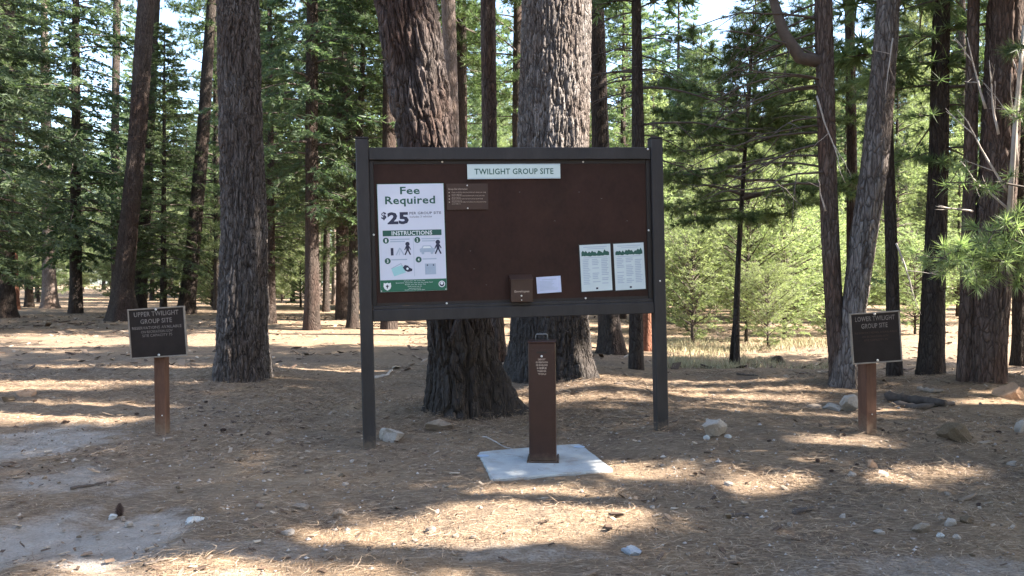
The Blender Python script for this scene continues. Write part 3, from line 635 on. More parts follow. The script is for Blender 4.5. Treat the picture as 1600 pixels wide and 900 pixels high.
# single trees that can be pointed at
for key, px, py, Y, s, label in [
    ('sapling', 1225, 520, 24, 1.0, 'pale sunlit bushy young tree left of the forked pine'),
    ('sapling2', 1082, 510, 22, .8, 'low pale sunlit bush close to the right notice board post'),
    ('sapling2', 1200, 530, 20.5, .55, 'small leafy shrub with dark stems beside the dirt path'),
    ('sapling', 1430, 505, 27, .7, 'yellow-green sapling in the gap right of the lower twilight sign'),
    ('sapling', 470, 470, 48, 1.2, 'pale sapling in the far gap between left trunk and notice board'),
    ('fir_mid', 255, 0, 38, 1.0, 'fir with lit sprays right of the big brown leaning pine'),
    ('fir_dense2', 118, 0, 39, 1.25, 'dark drooping fir filling the left side above the far sunlit ground'),
    ('fir_dense', -30, 0, 26, 1.2, 'dark fir whose boughs hang over the left edge')]:
    x = (px - 800) / FPX * Y; placed.append((x, Y)); plant(key, x, Y, s, px * .37, label, None)
G1 = 'dark firs of the left woods'; G2 = 'firs and cedars of the woods behind the board'; G3 = 'sunlit trees of the woods on the right'
G4 = 'saplings and bushes under the far trees'; G5 = 'pale bushes at the right of the clearing'
L1 = 'dark green fir crowded with others in the left woods'; L2 = 'green conifer in the woods directly behind the notice board'; L3 = 'yellow-green sunlit conifer in the woods on the right'
zone(-150, 560, 26, 40, 9, ['fir_tall', 'fir_soft', 'fir_mid2'], L1, G1, .7, 1.1, 3.4)
zone(-200, 560, 40, 75, 21, ['fir_tall', 'fir_dense2', 'fir_soft', 'fir_mid2', 'cedar_round', 'cedar_bright', 'pine_tall'], L1, G1, .55, 1.15, 3.0)
zone(-200, 560, 75, 160, 50, ['fir_dense', 'fir_soft', 'fir_mid2', 'cedar_bright', 'cedar_round'], L1, G1, .8, 1.7, 3.0)
zone(600, 1000, 21, 34, 6, ['pine_tall'], 'tall bare-stemmed pine standing behind the notice board', 'tall pines behind the board', .8, 1.1, 2.0)
zone(1000, 1340, 52, 95, 24, ['cedar_round', 'fir_soft', 'cedar_bright'], L3, G3, .9, 1.35, 3.0)
zone(990, 1720, 58, 85, 26, ['fir_mid2', 'cedar_round', 'pine_tall', 'fir_soft'], L3, G3, 1.25, 1.65, 3.0)
zone(560, 1010, 27, 60, 16, ['fir_mid2', 'cedar_bright', 'fir_soft', 'cedar_round'], L2, G2, .5, .9, 2.7)
zone(560, 1010, 60, 160, 40, ['fir_soft', 'cedar_round', 'fir_mid2', 'cedar_bright', 'fir_dense'], L2, G2, .8, 1.7, 3.0)
zone(1010, 1330, 28, 48, 14, ['cedar_bright', 'cedar_round', 'sapling'], L3, G3, .45, .72, 2.3)
zone(1330, 1640, 32, 60, 14, ['cedar_bright', 'cedar_round', 'fir_soft', 'pine_tall'], L3, G3, .5, .85, 2.6)
zone(1340, 1700, 60, 95, 18, ['cedar_bright', 'cedar_round', 'fir_soft', 'fir_mid2'], L3, G3, .6, 1.0, 3.0)
zone(1010, 1750, 95, 160, 45, ['cedar_bright', 'cedar_round', 'fir_soft', 'fir_mid2'], L3, G3, 1.0, 1.7, 2.5)
zone(1020, 1330, 32, 50, 5, ['fir_dense', 'fir_mid'], 'dark green fir among the pale sunlit trees of the woods on the right', 'dark firs on the right', .45, .75, 2.0)
zone(1035, 1300, 21, 34, 7, ['sapling', 'sapling2'], 'pale leafy bush among others at the right of the clearing', G5, .7, 1.1, 1.6)
zone(-200, 1750, 45, 140, 90, ['sapling', 'sapling2'], 'small sapling low under the far trees', G4, 1.0, 1.7, 1.5)

zone2 = [(rng.uniform(-45, 45), rng.uniform(-34, -7)) for _ in range(34)]
for x, y in zone2: plant(['fir_soft', 'fir_mid2', 'cedar_round', 'fir_tall'][int(rng.integers(4))], x, y, rng.uniform(.8, 1.2), rng.uniform(0, 6.28), 'tree of the woods behind the viewer', 'woods behind the viewer')

# ---- unseen pines placed sunward to shade the clearing, crowns cut for the sun patches
for i, (x, y, H, z0, rad) in enumerate([(8.6, 3.6, 15, 2.6, 3.0), (8.8, 6.6, 17, 3.0, 3.1), (11.2, 9.2, 20, 3.4, 3.4), (12.6, 4.3, 21, 4.0, 3.4), (12.2, 12.6, 21, 3.6, 3.3),
                                        (15.5, 8.0, 23, 5.0, 3.6), (16.0, 2.6, 22, 5, 3.5), (16.5, 11.5, 24, 5.5, 3.6), (19.5, 6.9, 25, 6, 3.8), (15.5, 15.5, 22, 5, 3.2), (21.5, 8.6, 28, 9, 4.0), (23.5, 7.6, 29, 10, 4.0), (20.5, 2.0, 26, 8, 3.8), (24, 10.6, 30, 10, 4.0), (8.4, 1.2, 15, 2.6, 3.0), (18.6, 13.6, 26, 9, 3.4), (11.9, 14.3, 15, 3.5, 2.7), (26, 4.2, 29, 11, 4.0)]):
    z = h1(x, y); t = thing('pine_tree', 'unseen tall pine beyond the right edge, crown cut to shape the sunlight', 'tree', (x, y, z), 'unseen shade pines beyond the right edge')
    tm, cen = trunk_mesh([(0, 0, 0, .24), (0, 0, H * .5, .16)], H, 16, H, .4, .8, .12, .5, .02, .3, .4, (), 400 + i, .15)
    obj('trunk', tm, M['bark_red'], t)
    cm, lm = crown(400 + i, H, z0, rad, whorl=.62, per=5, twigs=15, pts=3, nb=6, bl=.27, bw=.075, droop=.3, rise=.1, shape=.45, center=cen, culling=(x, y, z), style='fir', cone=.8)
    obj('crown', cm, M['fol_mid'], t); tag(obj('limbs', lm, M['limb'], t), kind='stuff')

# ------------------------------------------------------------------ notice board
M['post_dark'] = painted('post_dark', (.0205, .0178, .0182), .40, .6, 6, .002, (1, 1, .25), .4, .13)
M['panel_brown'] = painted('panel_brown', (.0300, .0138, .0098), .32, .65, 3.5, .001, (1, 1, .7), .18)
M['panel_edge'] = painted('panel_edge', (.014, .0105, .009), .2, .6, 5, .001)
M['plaque_brown'] = painted('plaque_brown', (.040, .018, .0105), .15, .5, 10, .0005)
M['tube_brown'] = painted('tube_brown', (.031, .0115, .0080), .22, .45, 5, .001, (1, 1, 1), .35, .07)
M['post_brown'] = painted('post_brown', (.105, .052, .033), .35, .85, 12, .003, (1, 1, .15), .3, .16)
M['sign_black'] = painted('sign_black', (.0205, .0150, .0130), .25, .7, 6, .0008, (1, 1, 1), .2)
M['sign_edge'] = painted('sign_edge', (.22, .185, .15), .25, .6, 14, .001)
M['white_sheet'] = painted('white_sheet', (.55, .58, .68), .03, .35, 4, .0003)
M['white_header'] = painted('white_header', (.50, .60, .60), .04, .4, 4, .0003)
M['paper'] = painted('paper', (.52, .60, .62), .04, .7, 5, .0008)
M['paper_blue'] = painted('paper_blue', (.50, .55, .72), .05, .7, 5, .0008)
M['green_ink'] = painted('green_ink', (.012, .115, .065), .08, .45, 6, .0002)
M['dark_green_ink'] = painted('dark_green_ink', (.012, .080, .062), .08, .45, 6, .0002)
M['teal_ink'] = painted('teal_ink', (.30, .55, .58), .08, .5, 6, .0002)
M['grey_ink'] = painted('grey_ink', (.33, .40, .50), .08, .5, 6, .0002)
M['text_grey'] = painted('text_grey', (.26, .33, .40), .15, .6, 30, .0002)
M['navy_ink'] = painted('navy_ink', (.018, .022, .055), .08, .5, 6, .0002)
M['white_ink'] = painted('white_ink', (.66, .70, .72), .05, .5, 6, .0002)
M['cream_ink'] = painted('cream_ink', (.36, .29, .24), .35, .7, 60, .0002)
M['faded_ink'] = painted('faded_ink', (.16, .135, .12), .45, .7, 50, .0002)
M['steel'] = painted('steel', (.62, .60, .58), .1, .3, 20, .0005); M['steel'].node_tree.nodes['Principled BSDF'].inputs['Metallic'].default_value = .6
M['dark_steel'] = painted('dark_steel', (.16, .155, .15), .2, .4, 20, .0005)
M['concrete_plain'] = painted('concrete', (.37, .38, .375), .20, .9, 4, .002)

def concrete():
    m, nt, out = newmat('concrete'); tc = N(nt, 'ShaderNodeTexCoord'); v = tc.outputs['Object']
    c = ramp(nt, noise(nt, v, 3.5, 5, .6), [(.3, (.30, .31, .31)), (.55, (.38, .39, .385)), (.75, (.43, .435, .43))])
    c = mixc(nt, ramp(nt, noise(nt, v, 5.5, 6, .75), [(.52, (0, 0, 0)), (.68, (.6, .6, .6))]), c, (.25, .20, .155))
    c = mixc(nt, ramp(nt, noise(nt, v, 120, 3, .7), [(.55, (0, 0, 0)), (.7, (.5, .5, .5))]), c, (.20, .19, .18))
    principled(nt, out, c, .9, bump(nt, noise(nt, v, 90, 4, .7), .6, .006), .2); return m
M['concrete'] = concrete()
_tc = {}
def text_geo(s, bold=0.0):
    k = (s, bold)
    if k not in _tc:
        cu = bpy.data.curves.new('t', 'FONT'); cu.body = s; cu.offset = bold; cu.resolution_u = 2; cu.space_character = 1.05
        ob = bpy.data.objects.new('t', cu); me = ob.to_mesh()
        V = np.array([v.co[:2] for v in me.vertices]); F = [tuple(p.vertices) for p in me.polygons]
        ob.to_mesh_clear(); bpy.data.objects.remove(ob); bpy.data.curves.remove(cu)
        _tc[k] = (V, F)
    return _tc[k]

class Sheet:
    """flat print on a board: local x right, z up, y towards the back"""
    def __init__(s, y): s.m = MB(); s.y = y
    def text(s, txt, x0, x1, z0, z1, bold=0.0, slabs=False):
        V, F = text_geo(txt, bold); lo = V.min(0); hi = V.max(0)
        q = np.empty((len(V), 3)); q[:, 0] = x0 + (V[:, 0] - lo[0]) / (hi[0] - lo[0]) * (x1 - x0); q[:, 1] = s.y
        q[:, 2] = z0 + (V[:, 1] - lo[1]) / (hi[1] - lo[1]) * (z1 - z0); s.m.add(q, F); return s
    def poly(s, pts): s.m.add([(x, s.y, z) for x, z in pts], [tuple(range(len(pts)))]); return s
    def rect(s, x0, x1, z0, z1): return s.poly([(x0, z0), (x1, z0), (x1, z1), (x0, z1)])
    def disc(s, x, z, r, n=20, rx=None): return s.poly([(x + (rx or r) * math.cos(6.2832 * i / n), z + r * math.sin(6.2832 * i / n)) for i in range(n)])
    def line(s, x0, z0, x1, z1, w):
        d = np.array([x1 - x0, z1 - z0]); d /= np.linalg.norm(d) + 1e-9; n = np.array([-d[1], d[0]]) * w / 2
        return s.poly([(x0 - n[0], z0 - n[1]), (x1 - n[0], z1 - n[1]), (x1 + n[0], z1 + n[1]), (x0 + n[0], z0 + n[1])])
    def build(s, name, mat, parent): return s.m.build(name, mat, parent)

BL = at(578, 706, 7.6); BR = at(1033, 672, 8.0)
AX = unit(np.array([BR[0] - BL[0], BR[1] - BL[1], .068])); AY = unit(np.cross(np.array([0, 0, 1.]), AX)); AZ = np.cross(AX, AY)
def plane_uv(px, py, y=-.012, O=BL, ax=AX, ay=AY, az=AZ):
    d = ray(px, py); c = np.array([0, 0, CAM_H]); o = O + ay * y
    t = np.dot(o - c, ay) / np.dot(d, ay); p = c + d * t - o; return float(np.dot(p, ax)), float(np.dot(p, az))
kb = thing('notice_board', 'large brown notice board on two dark posts with fee poster and papers', 'notice board', (0, 0, 0))
kb.matrix_world = Matrix(((AX[0], AY[0], AZ[0], BL[0]), (AX[1], AY[1], AZ[1], BL[1]), (AX[2], AY[2], AZ[2], BL[2]), (0, 0, 0, 1)))
Wd = float(np.linalg.norm(BR - BL))
_, zl = plane_uv(566, 216, -.06); _, zr = plane_uv(1027, 216, -.06)
for x, zt in ((0, zl), (Wd, zr)):
    MB().box(x - .060, x + .060, -.062, .062, -.35, zt, .008).build('post', M['post_dark'], kb)
    MB().box(x - .064, x + .064, -.066, .066, zt + .001, zt + .012, .004).build('post_cap', M['post_dark'], kb)
zt0, zt1 = plane_uv(800, 250)[1], plane_uv(800, 231)[1]; zb0, zb1 = plane_uv(800, 496)[1], plane_uv(800, 478)[1]
MB().box(.0605, Wd - .0605, -.045, .055, zt0, zt1, .006).build('top_rail', M['post_dark'], kb)
MB().box(.0605, Wd - .0605, -.048, .055, zb0, zb1, .006).build('bottom_rail', M['post_dark'], kb)
MB().box(.0605, Wd - .0605, -.030, .050, zb1 + .001, zb1 + .032, .004).build('ledge', M['post_dark'], kb)
px0, px1 = plane_uv(586, 360)[0], plane_uv(1011, 360)[0]
for a, b in ((.0605, px0), (px1, Wd - .0605)): MB().box(a, b, -.022, .045, zb1 + .034, zt0 - .001, .004).build('side_trim', M['panel_edge'], kb)
pz0, pz1 = zb1 + .034, zt0 - .002
MB().box(px0 + .001, px1 - .001, -.008, .030, pz0, pz1).build('panel', M['panel_brown'], kb)
e = .012
for n_, b_ in (('panel_strip', (px0 + .002, px1 - .002, -.013, -.0085, pz1 - .035, pz1 - .001)), ('panel_strip', (px0 + .002, px1 - .002, -.013, -.0085, pz0 + .001, pz0 + .028))):
    MB().box(*b_).build(n_, M['panel_edge'], kb)  # thin dark strips along the panel's top and bottom edges
def bolt(parent, x, y, z, r=.010, name='bolt'):
    m = MB(); n = 10; vs = []
    for k, (rr, yy) in enumerate(((r, y), (r, y - r * .4), (r * .55, y - r * .75))): vs += [(x + rr * math.cos(6.2832 * i / n), yy, z + rr * math.sin(6.2832 * i / n)) for i in range(n)]
    fs = [tuple(range(20, 30))] + [(k * n + i, k * n + (i + 1) % n, k * n + n + (i + 1) % n, k * n + n + i) for k in range(2) for i in range(n)]
    m.add(vs, fs); return m.build(name, M['steel'], parent)
for a, b in ((691, 253), (911, 253), (698, 474), (915, 466), (584, 367)): u, w = plane_uv(a, b); bolt(kb, u, -.0135 if b < 300 or b > 420 else -.0225, w, .010)
bolt(kb, *(lambda q: (q[0], -.0225, q[1]))(plane_uv(1013, 360)), .010); bolt(kb, Wd + .0, -.0625, 1.55, .009); bolt(kb, Wd - .09, -.046, zt1 - .02, .011)

def sheet_frame(name, label, tl, tr, br, bl, mat, thick=.004, y0=-.0135, bev=0.0, parent=None):
    """a sheet fixed on the panel: a part with its own local axes (x right, z up, origin lower left); returns part, width, height"""
    parent = parent or kb
    P = [np.array(plane_uv(*q)) for q in (tl, tr, br, bl)]
    ctr = sum(P) / 4; w = (np.linalg.norm(P[1] - P[0]) + np.linalg.norm(P[2] - P[3])) / 2; h = (np.linalg.norm(P[3] - P[0]) + np.linalg.norm(P[2] - P[1])) / 2
    xd = (P[1] - P[0] + P[2] - P[3]); ang = math.atan2(xd[1], xd[0])
    o = MB().box(0, w, -thick, 0, 0, h, bev).build(name, mat, parent)
    lo = ctr - w / 2 * np.array([math.cos(ang), math.sin(ang)]) - h / 2 * np.array([-math.sin(ang), math.cos(ang)])
    o.location = (lo[0], y0, lo[1]); o.rotation_euler = (0, -ang, 0)
    if label: o['label'] = label
    return o, w, h

for a, b in ((735, 392), (741, 420), (812, 300), (867, 345), (940, 310), (760, 445), (980, 345), (905, 300)):
    u, w = plane_uv(a, b); MB().box(u - .006, u + .006, -.0095, -.0082, w - .0015, w + .0015).build('staple', M['dark_steel'], kb)
# header
o, w, h = sheet_frame('header_sign', 'white header sign reading TWILIGHT GROUP SITE', (730, 257), (875, 256), (875, 279), (730, 280), M['white_header'], .012)
Sheet(-.0126).text('TWILIGHT GROUP SITE', w * .075, w * .925, h * .30, h * .70, .018).build('lettering', M['dark_green_ink'], o)
MB().box(.004, w - .004, -.0124, -.0121, .004, .009).box(.004, w - .004, -.0124, -.0121, h - .009, h - .004).build('border', M['grey_ink'], o)

# fee poster
o, w, h = sheet_frame('fee_poster', 'white and green poster reading Fee Required $25', (590, 288), (693.5, 287), (697, 453), (594, 457), M['white_sheet'])
Y1 = -.0046; Y2 = -.0052; Y3 = -.0058
X = lambda cx: (cx - 55) / 490 * w
Z = lambda cy: h - (cy - 35) / 790 * h
def T(sh, s, a, b, c, d, bold=0.0): return sh.text(s, X(a), X(b), Z(d), Z(c), bold)
s_ = Sheet(Y1); T(s_, 'Fee', 222, 368, 55, 111, .022); s_.build('lettering', M['dark_green_ink'], o)
s_ = Sheet(Y1); T(s_, 'Required', 110, 480, 124, 200, .022)
s_.build('lettering', M['dark_green_ink'], o)
s_ = Sheet(Y1); T(s_, '$', 78, 116, 238, 298, .03); T(s_, '25', 122, 280, 240, 330, .045); s_.build('lettering', M['navy_ink'], o)
s_ = Sheet(Y1); T(s_, 'PER GROUP SITE', 286, 522, 241, 260, .012); T(s_, 'Includes 3 vehicles', 288, 452, 268, 284); s_.build('lettering', M['navy_ink'], o)
Sheet(Y1).rect(X(84), X(520), Z(416), Z(374)).build('banner', M['dark_green_ink'], o)
T(Sheet(Y2), 'INSTRUCTIONS', 150, 450, 380, 411, .02).build('lettering', M['white_ink'], o)
Sheet(Y1).rect(X(307), X(310), Z(715), Z(430)).build('divider', M['grey_ink'], o)
for i, (cx, cy) in enumerate(((106, 448), (338, 448), (114, 598), (343, 593))):
    Sheet(Y1).disc(X(cx), Z(cy), 22 / 790 * h).build('number_disc', M['dark_green_ink'], o)
    T(Sheet(Y2), '1234'[i], cx - 6, cx + 6, cy - 12, cy + 12, .03).build('lettering', M['white_ink'], o)
s_ = Sheet(Y1)
for cx, cy, ws in ((136, 436, (145, 120)), (136, 452, (110,)), (368, 436, (140,)), (372, 452, (100, )), (140, 585, (118,)), (372, 585, (105,))):
    for i, q in enumerate(ws): 
        if i == 0: s_.rect(X(cx), X(cx + q), Z(cy + 9), Z(cy))
s_.build('small_print', M['grey_ink'], o)
s_ = Sheet(Y1); s_.rect(X(139), X(159), Z(558), Z(503)); s_.build('pictogram', M['navy_ink'], o)
s_ = Sheet(Y1); s_.line(X(178), Z(557), X(207), Z(503), .012); s_ .line(X(236), Z(557), X(207), Z(505), .012); s_.line(X(200), Z(557), X(208), Z(525), .006); s_.build('pictogram', M['grey_ink'], o)
def walker(cx, cy, sc_, flip=1):
    q = Sheet(Y2); f = flip * sc_
    q.disc(X(cx), Z(cy - 80 * sc_), .0135 * sc_ * 1.5)
    q.poly([(X(cx - 13 * f), Z(cy - 66 * sc_)), (X(cx + 12 * f), Z(cy - 66 * sc_)), (X(cx + 10 * f), Z(cy - 34 * sc_)), (X(cx - 10 * f), Z(cy - 34 * sc_))][::flip])
    q.line(X(cx - 3 * f), Z(cy - 36 * sc_), X(cx - 20 * f), Z(cy), .013 * sc_); q.line(X(cx + 3 * f), Z(cy - 36 * sc_), X(cx + 20 * f), Z(cy), .013 * sc_)
    q.line(X(cx - 10 * f), Z(cy - 62 * sc_), X(cx - 22 * f), Z(cy - 36 * sc_), .009 * sc_); q.line(X(cx + 10 * f), Z(cy - 62 * sc_), X(cx + 22 * f), Z(cy - 38 * sc_), .009 * sc_)
    q.build('pictogram', M['navy_ink'], o)
walker(264, 556, 1.0); walker(490, 554, 1.08)
s_ = Sheet(Y1); s_.poly([(X(x), Z(y)) for x, y in ((355, 540), (352, 515), (368, 508), (378, 490), (436, 490), (450, 508), (466, 516), (466, 540))]); s_.disc(X(376), Z(545), .014); s_.disc(X(444), Z(545), .014); s_.build('pictogram', M['grey_ink'], o)
Sheet(Y2).poly([(X(x), Z(y)) for x, y in ((376, 510), (384, 497), (430, 497), (440, 510))]).build('pictogram', M['white_ink'], o)
Sheet(Y1).poly([(X(x), Z(y)) for x, y in ((138, 655), (222, 628), (246, 685), (158, 712))]).build('pictogram', M['teal_ink'], o)
Sheet(Y2).line(X(138), Z(655), X(212), Z(618), .008).line(X(212), Z(618), X(222), Z(640), .006).build('pictogram', M['grey_ink'], o)
Sheet(Y2).poly([(X(x), Z(y)) for x, y in ((224, 648), (240, 630), (262, 636), (276, 652), (294, 660), (292, 676), (262, 682), (240, 672))]).build('pictogram', M['navy_ink'], o)
Sheet(Y3).disc(X(258), Z(658), .011).build('pictogram', M['white_ink'], o)
Sheet(Y1).rect(X(388), X(470), Z(705), Z(624)).build('pictogram', M['grey_ink'], o)
Sheet(Y2).disc(X(407), Z(636), .007).disc(X(452), Z(636), .007).build('pictogram', M['navy_ink'], o)
Sheet(Y1).rect(.001, w - .001, .001, Z(738)).build('banner', M['green_ink'], o)
Sheet(Y2).poly([(X(x), Z(y)) for x, y in ((80, 757), (92, 762), (105, 757), (118, 762), (131, 757), (134, 785), (126, 803), (105, 815), (86, 803), (77, 785))]).build('emblem', M['white_ink'], o)
Sheet(Y3).poly([(X(x), Z(y)) for x, y in ((105, 768), (110, 778), (120, 780), (110, 788), (108, 800), (102, 800), (100, 788), (92, 780), (100, 778))]).build('emblem', M['navy_ink'], o)
Sheet(Y2).disc(X(510), Z(778), .031).build('emblem', M['white_ink'], o)
Sheet(Y3).disc(X(510), Z(778), .023).build('emblem', M['navy_ink'], o)
Sheet(Y3 - .0006).disc(X(510), Z(773), .014).build('emblem', M['white_ink'], o)
s_ = Sheet(Y2)
for cy, a, b in ((748, 228, 385), (762, 168, 442), (776, 235, 390), (790, 255, 360), (804, 262, 352), (815, 232, 380)): T(s_, 'Questions about this site see the camp host' if b - a > 200 else 'thank you for your fee', a, b, cy - 5, cy + 5)
s_.build('small_print', M['white_ink'], o)
for u, v in ((.008, .01), (w - .008, .01), (.008, h - .008), (w - .008, h - .008)): bolt(o, u, -.0045, v, .006, 'screw')
MB().box(-.004, -.0005, -.003, 0, -.003, h + .003).box(w + .0005, w + .004, -.003, 0, -.003, h + .003).box(-.004, w + .004, -.003, 0, h + .0005, h + .004).build('border', M['green_ink'], o)

# brown rules plaque
o, w, h = sheet_frame('rules_plaque', 'small brown plaque with four lines of cream text', (698, 287), (762, 287), (763, 327), (698, 328), M['plaque_brown'])
s_ = Sheet(-.0046); s_.text('Group Site Information', w * .04, w * .50, h * .74, h * .83, .012)
for i, z in enumerate((.63, .50, .38, .26)):
    s_.disc(w * .06, h * (z + .03), .006, 8); s_.text('Check in with the camp host before you set up your camp', w * .12, w * (.95 - .04 * (i % 3)), h * z, h * (z + .065), .004)
    s_.text('quiet hours begin at ten', w * .12, w * (.36 - .03 * (i % 2)), h * (z - .065), h * (z - .015), .004)
s_.build('lettering', M['cream_ink'], o); bolt(o, w * .5, -.0045, h * .93, .007, 'screw'); bolt(o, w * .5, -.0045, h * .05, .007, 'screw')

# two green-headed notices
for lab, c in (('left paper notice with green tree band', ((906, 383), (954, 381), (956, 453), (908, 456))), ('right paper notice with green tree band', ((959, 381), (1006, 379), (1008, 451), (961, 454)))):
    o, w, h = sheet_frame('paper_notice', lab, *c, M['paper'], .002)
    s_ = Sheet(-.0026); rg = random.Random(len(lab)); up = []; lo = []
    for i in range(19):
        x = w * (.05 + .9 * i / 18); up.append((x, h * (.80 + .06 * rg.random() + .035 * (i % 2)))); lo.append((x, h * (.765 - .02 * rg.random())))
    for i in range(18): s_.poly([lo[i], lo[i + 1], up[i + 1], up[i]])
    s_.build('banner', M['dark_green_ink'], o)
    s_ = Sheet(-.0026)
    s_.rect(w * .12, w * .88, h * .94, h * .955).rect(w * .25, w * .8, h * .905, h * .917).rect(w * .1, w * .88, h * .715, h * .727)
    for cidx in range(3):
        for k in range(15):
            if rg.random() < .13: continue
            z = .67 - k * .037; s_.rect(w * (.08 + .30 * cidx), w * (.08 + .30 * cidx + .25 * rg.uniform(.65, 1)), h * z, h * (z + .017))
    s_.build('small_print', M['grey_ink'], o)
    Sheet(-.0028).rect(w * .47, w * .54, h * .035, h * .075).build('emblem', M['navy_ink'], o)
    MB().box(-.012, w + .012, .0002, .0012, -.012, h + .012).build('backing', M['panel_edge'], o)
# small white notice
o, w, h = sheet_frame('paper_notice', 'small white notice beside the envelope box', (838, 433), (876, 431), (877, 456), (839, 459), M['paper_blue'], .002)
s_ = Sheet(-.0026); rg = random.Random(4)
s_.rect(w * .22, w * .82, h * .80, h * .835)
for k in range(8): s_.rect(w * .12, w * rg.uniform(.6, .9), h * (.70 - .075 * k), h * (.725 - .075 * k))
s_.build('small_print', M['grey_ink'], o)
# envelope box standing on the bottom rail, screwed to the panel
P = [np.array(plane_uv(*q, y=-.10)) for q in ((798, 431), (832, 428), (833, 468), (798, 470))]
x0, x1 = P[0][0], P[1][0]; z0, z1 = pz0 + .002, P[0][1]
bx = MB().box(x0, x1, -.095, -.0145, z0, z1 - .03, .004).build('envelope_box', M['plaque_brown'], kb); bx['label'] = 'brown metal box reading Envelopes'
MB().add([(x0 - .006, -.103, z1 - .045), (x1 + .006, -.103, z1 - .045), (x1 + .006, -.0148, z1 + .004), (x0 - .006, -.0148, z1 + .004),
          (x0 - .006, -.103, z1 - .037), (x1 + .006, -.103, z1 - .037), (x1 + .006, -.0148, z1 + .012), (x0 - .006, -.0148, z1 + .012)],
         [(0, 3, 2, 1), (4, 5, 6, 7), (0, 1, 5, 4), (1, 2, 6, 5), (2, 3, 7, 6), (3, 0, 4, 7)]).build('lid', M['plaque_brown'], bx)
hh = z1 - z0; ww = x1 - x0
Sheet(-.0962).text('Envelopes', x0 + ww * .16, x0 + ww * .84, z0 + hh * .34, z0 + hh * .45, .02).build('lettering', M['cream_ink'], bx)
bolt(bx, (x0 + x1) / 2 - .005, -.0952, z0 + hh * .24, .009, 'lock'); bolt(bx, (x0 + x1) / 2 - .005, -.0952, z0 + hh * .08, .006, 'screw')

# ------------------------------------------------------------------ fee tube and its slab
c4 = [ground(*q) for q in ((747, 709), (906, 695), (960, 738), (768, 752))]
zs = .002
ctr = sum(c4) / 4; sl_ = thing('concrete_slab', 'pale blue-grey square concrete slab under the brown fee tube', 'concrete slab', (ctr[0], ctr[1], zs))
m = MB(); out = [(p[0] - ctr[0], p[1] - ctr[1]) for p in c4][::-1]
# corners subdivided and slightly worn
ring = []
rg = random.Random(8)
for i in range(4):
    a = np.array(out[i]); b = np.array(out[(i + 1) % 4])
    for k in range(14):
        q = a + (b - a) * k / 14; s = 1 + (rg.uniform(-.008, .006) if k else -.02); ring.append((q[0] * s, q[1] * s))
n = len(ring)
for s, z in ((1, -.12), (1, .012), (.985, .022)): m.v += [(x * s, y * s, z + (rg.uniform(-.002, .002) if z > 0 else 0)) for x, y in ring]
m.n = 3 * n; m.f = [(k * n + i, k * n + (i + 1) % n, k * n + n + (i + 1) % n, k * n + n + i) for k in range(2) for i in range(n)] + [tuple(range(2 * n, 3 * n))]
m.build('slab', M['concrete'], sl_)
for a, b in ((755, 716), (905, 702)):
    q = ground(a, b); mm = MB(); k = 12; mm.add([(q[0] - ctr[0] + .055 * math.cos(6.283 * i / k), q[1] - ctr[1] + .05 * math.sin(6.283 * i / k), .0255) for i in range(k)], [tuple(range(k))]); 
    mm.build('stain', M['grey_ink'], sl_)

tb = ground(848, 718); yaw = R(-4); ft = thing('fee_tube', 'brown square metal fee deposit tube with a handle standing on the slab', 'fee tube', (tb[0], tb[1] - .12, zs + .024)); ft.rotation_euler = (R(.0), R(-.6), yaw)
hw = .118; HT = 1.02 + .02
m = MB(); m.box(-hw, hw, -hw, hw, .012, HT, .006); m.build('body', M['tube_brown'], ft)
MB().box(-hw + .022, hw - .022, -hw - .004, -hw - .0005, .04, HT - .055, .001).build('front_door', M['tube_brown'], ft)
MB().box(-hw - .022, hw + .022, -hw - .022, hw + .022, 0, .0115, .003).build('base_plate', M['tube_brown'], ft)
MB().box(-hw - .006, hw + .006, -hw - .006, hw + .006, HT + .0005, HT + .014, .003).build('lid', M['tube_brown'], ft)
MB().tube([(-.055, 0, HT + .013), (-.055, 0, HT + .062), (-.048, 0, HT + .070), (.04, 0, HT + .070), (.048, 0, HT + .062), (.048, 0, HT + .013)], .005, 8).build('handle', M['dark_steel'], ft, True)
MB().box(-.045, .045, -hw - .0055, -hw - .0042, HT - .090, HT - .074).build('slot', M['panel_edge'], ft)
bolt(ft, .0, -hw - .0045, HT - .115, .010, 'lock')
for bx_, by_ in ((-1, -1), (1, -1), (-1, 1), (1, 1)):
    mm = MB(); mm.tube([(bx_ * (hw + .012), by_ * (hw + .012), .011), (bx_ * (hw + .012), by_ * (hw + .012), .022)], .007, 6); mm.build('anchor_bolt', M['tube_brown'], ft)
s_ = Sheet(-hw - .0047)
for k, (s, wd) in enumerate((('DEPOSIT', .032), ('SELF REGISTRATION', .052), ('FEE ENVELOPES', .050), ('HERE', .042), ('THANK', .040), ('YOU', .036))):
    s_.text(s, -wd, wd, HT - .150 - k * .0255, HT - .134 - k * .0255, .03)
s_.build('lettering', M['cream_ink'], ft)

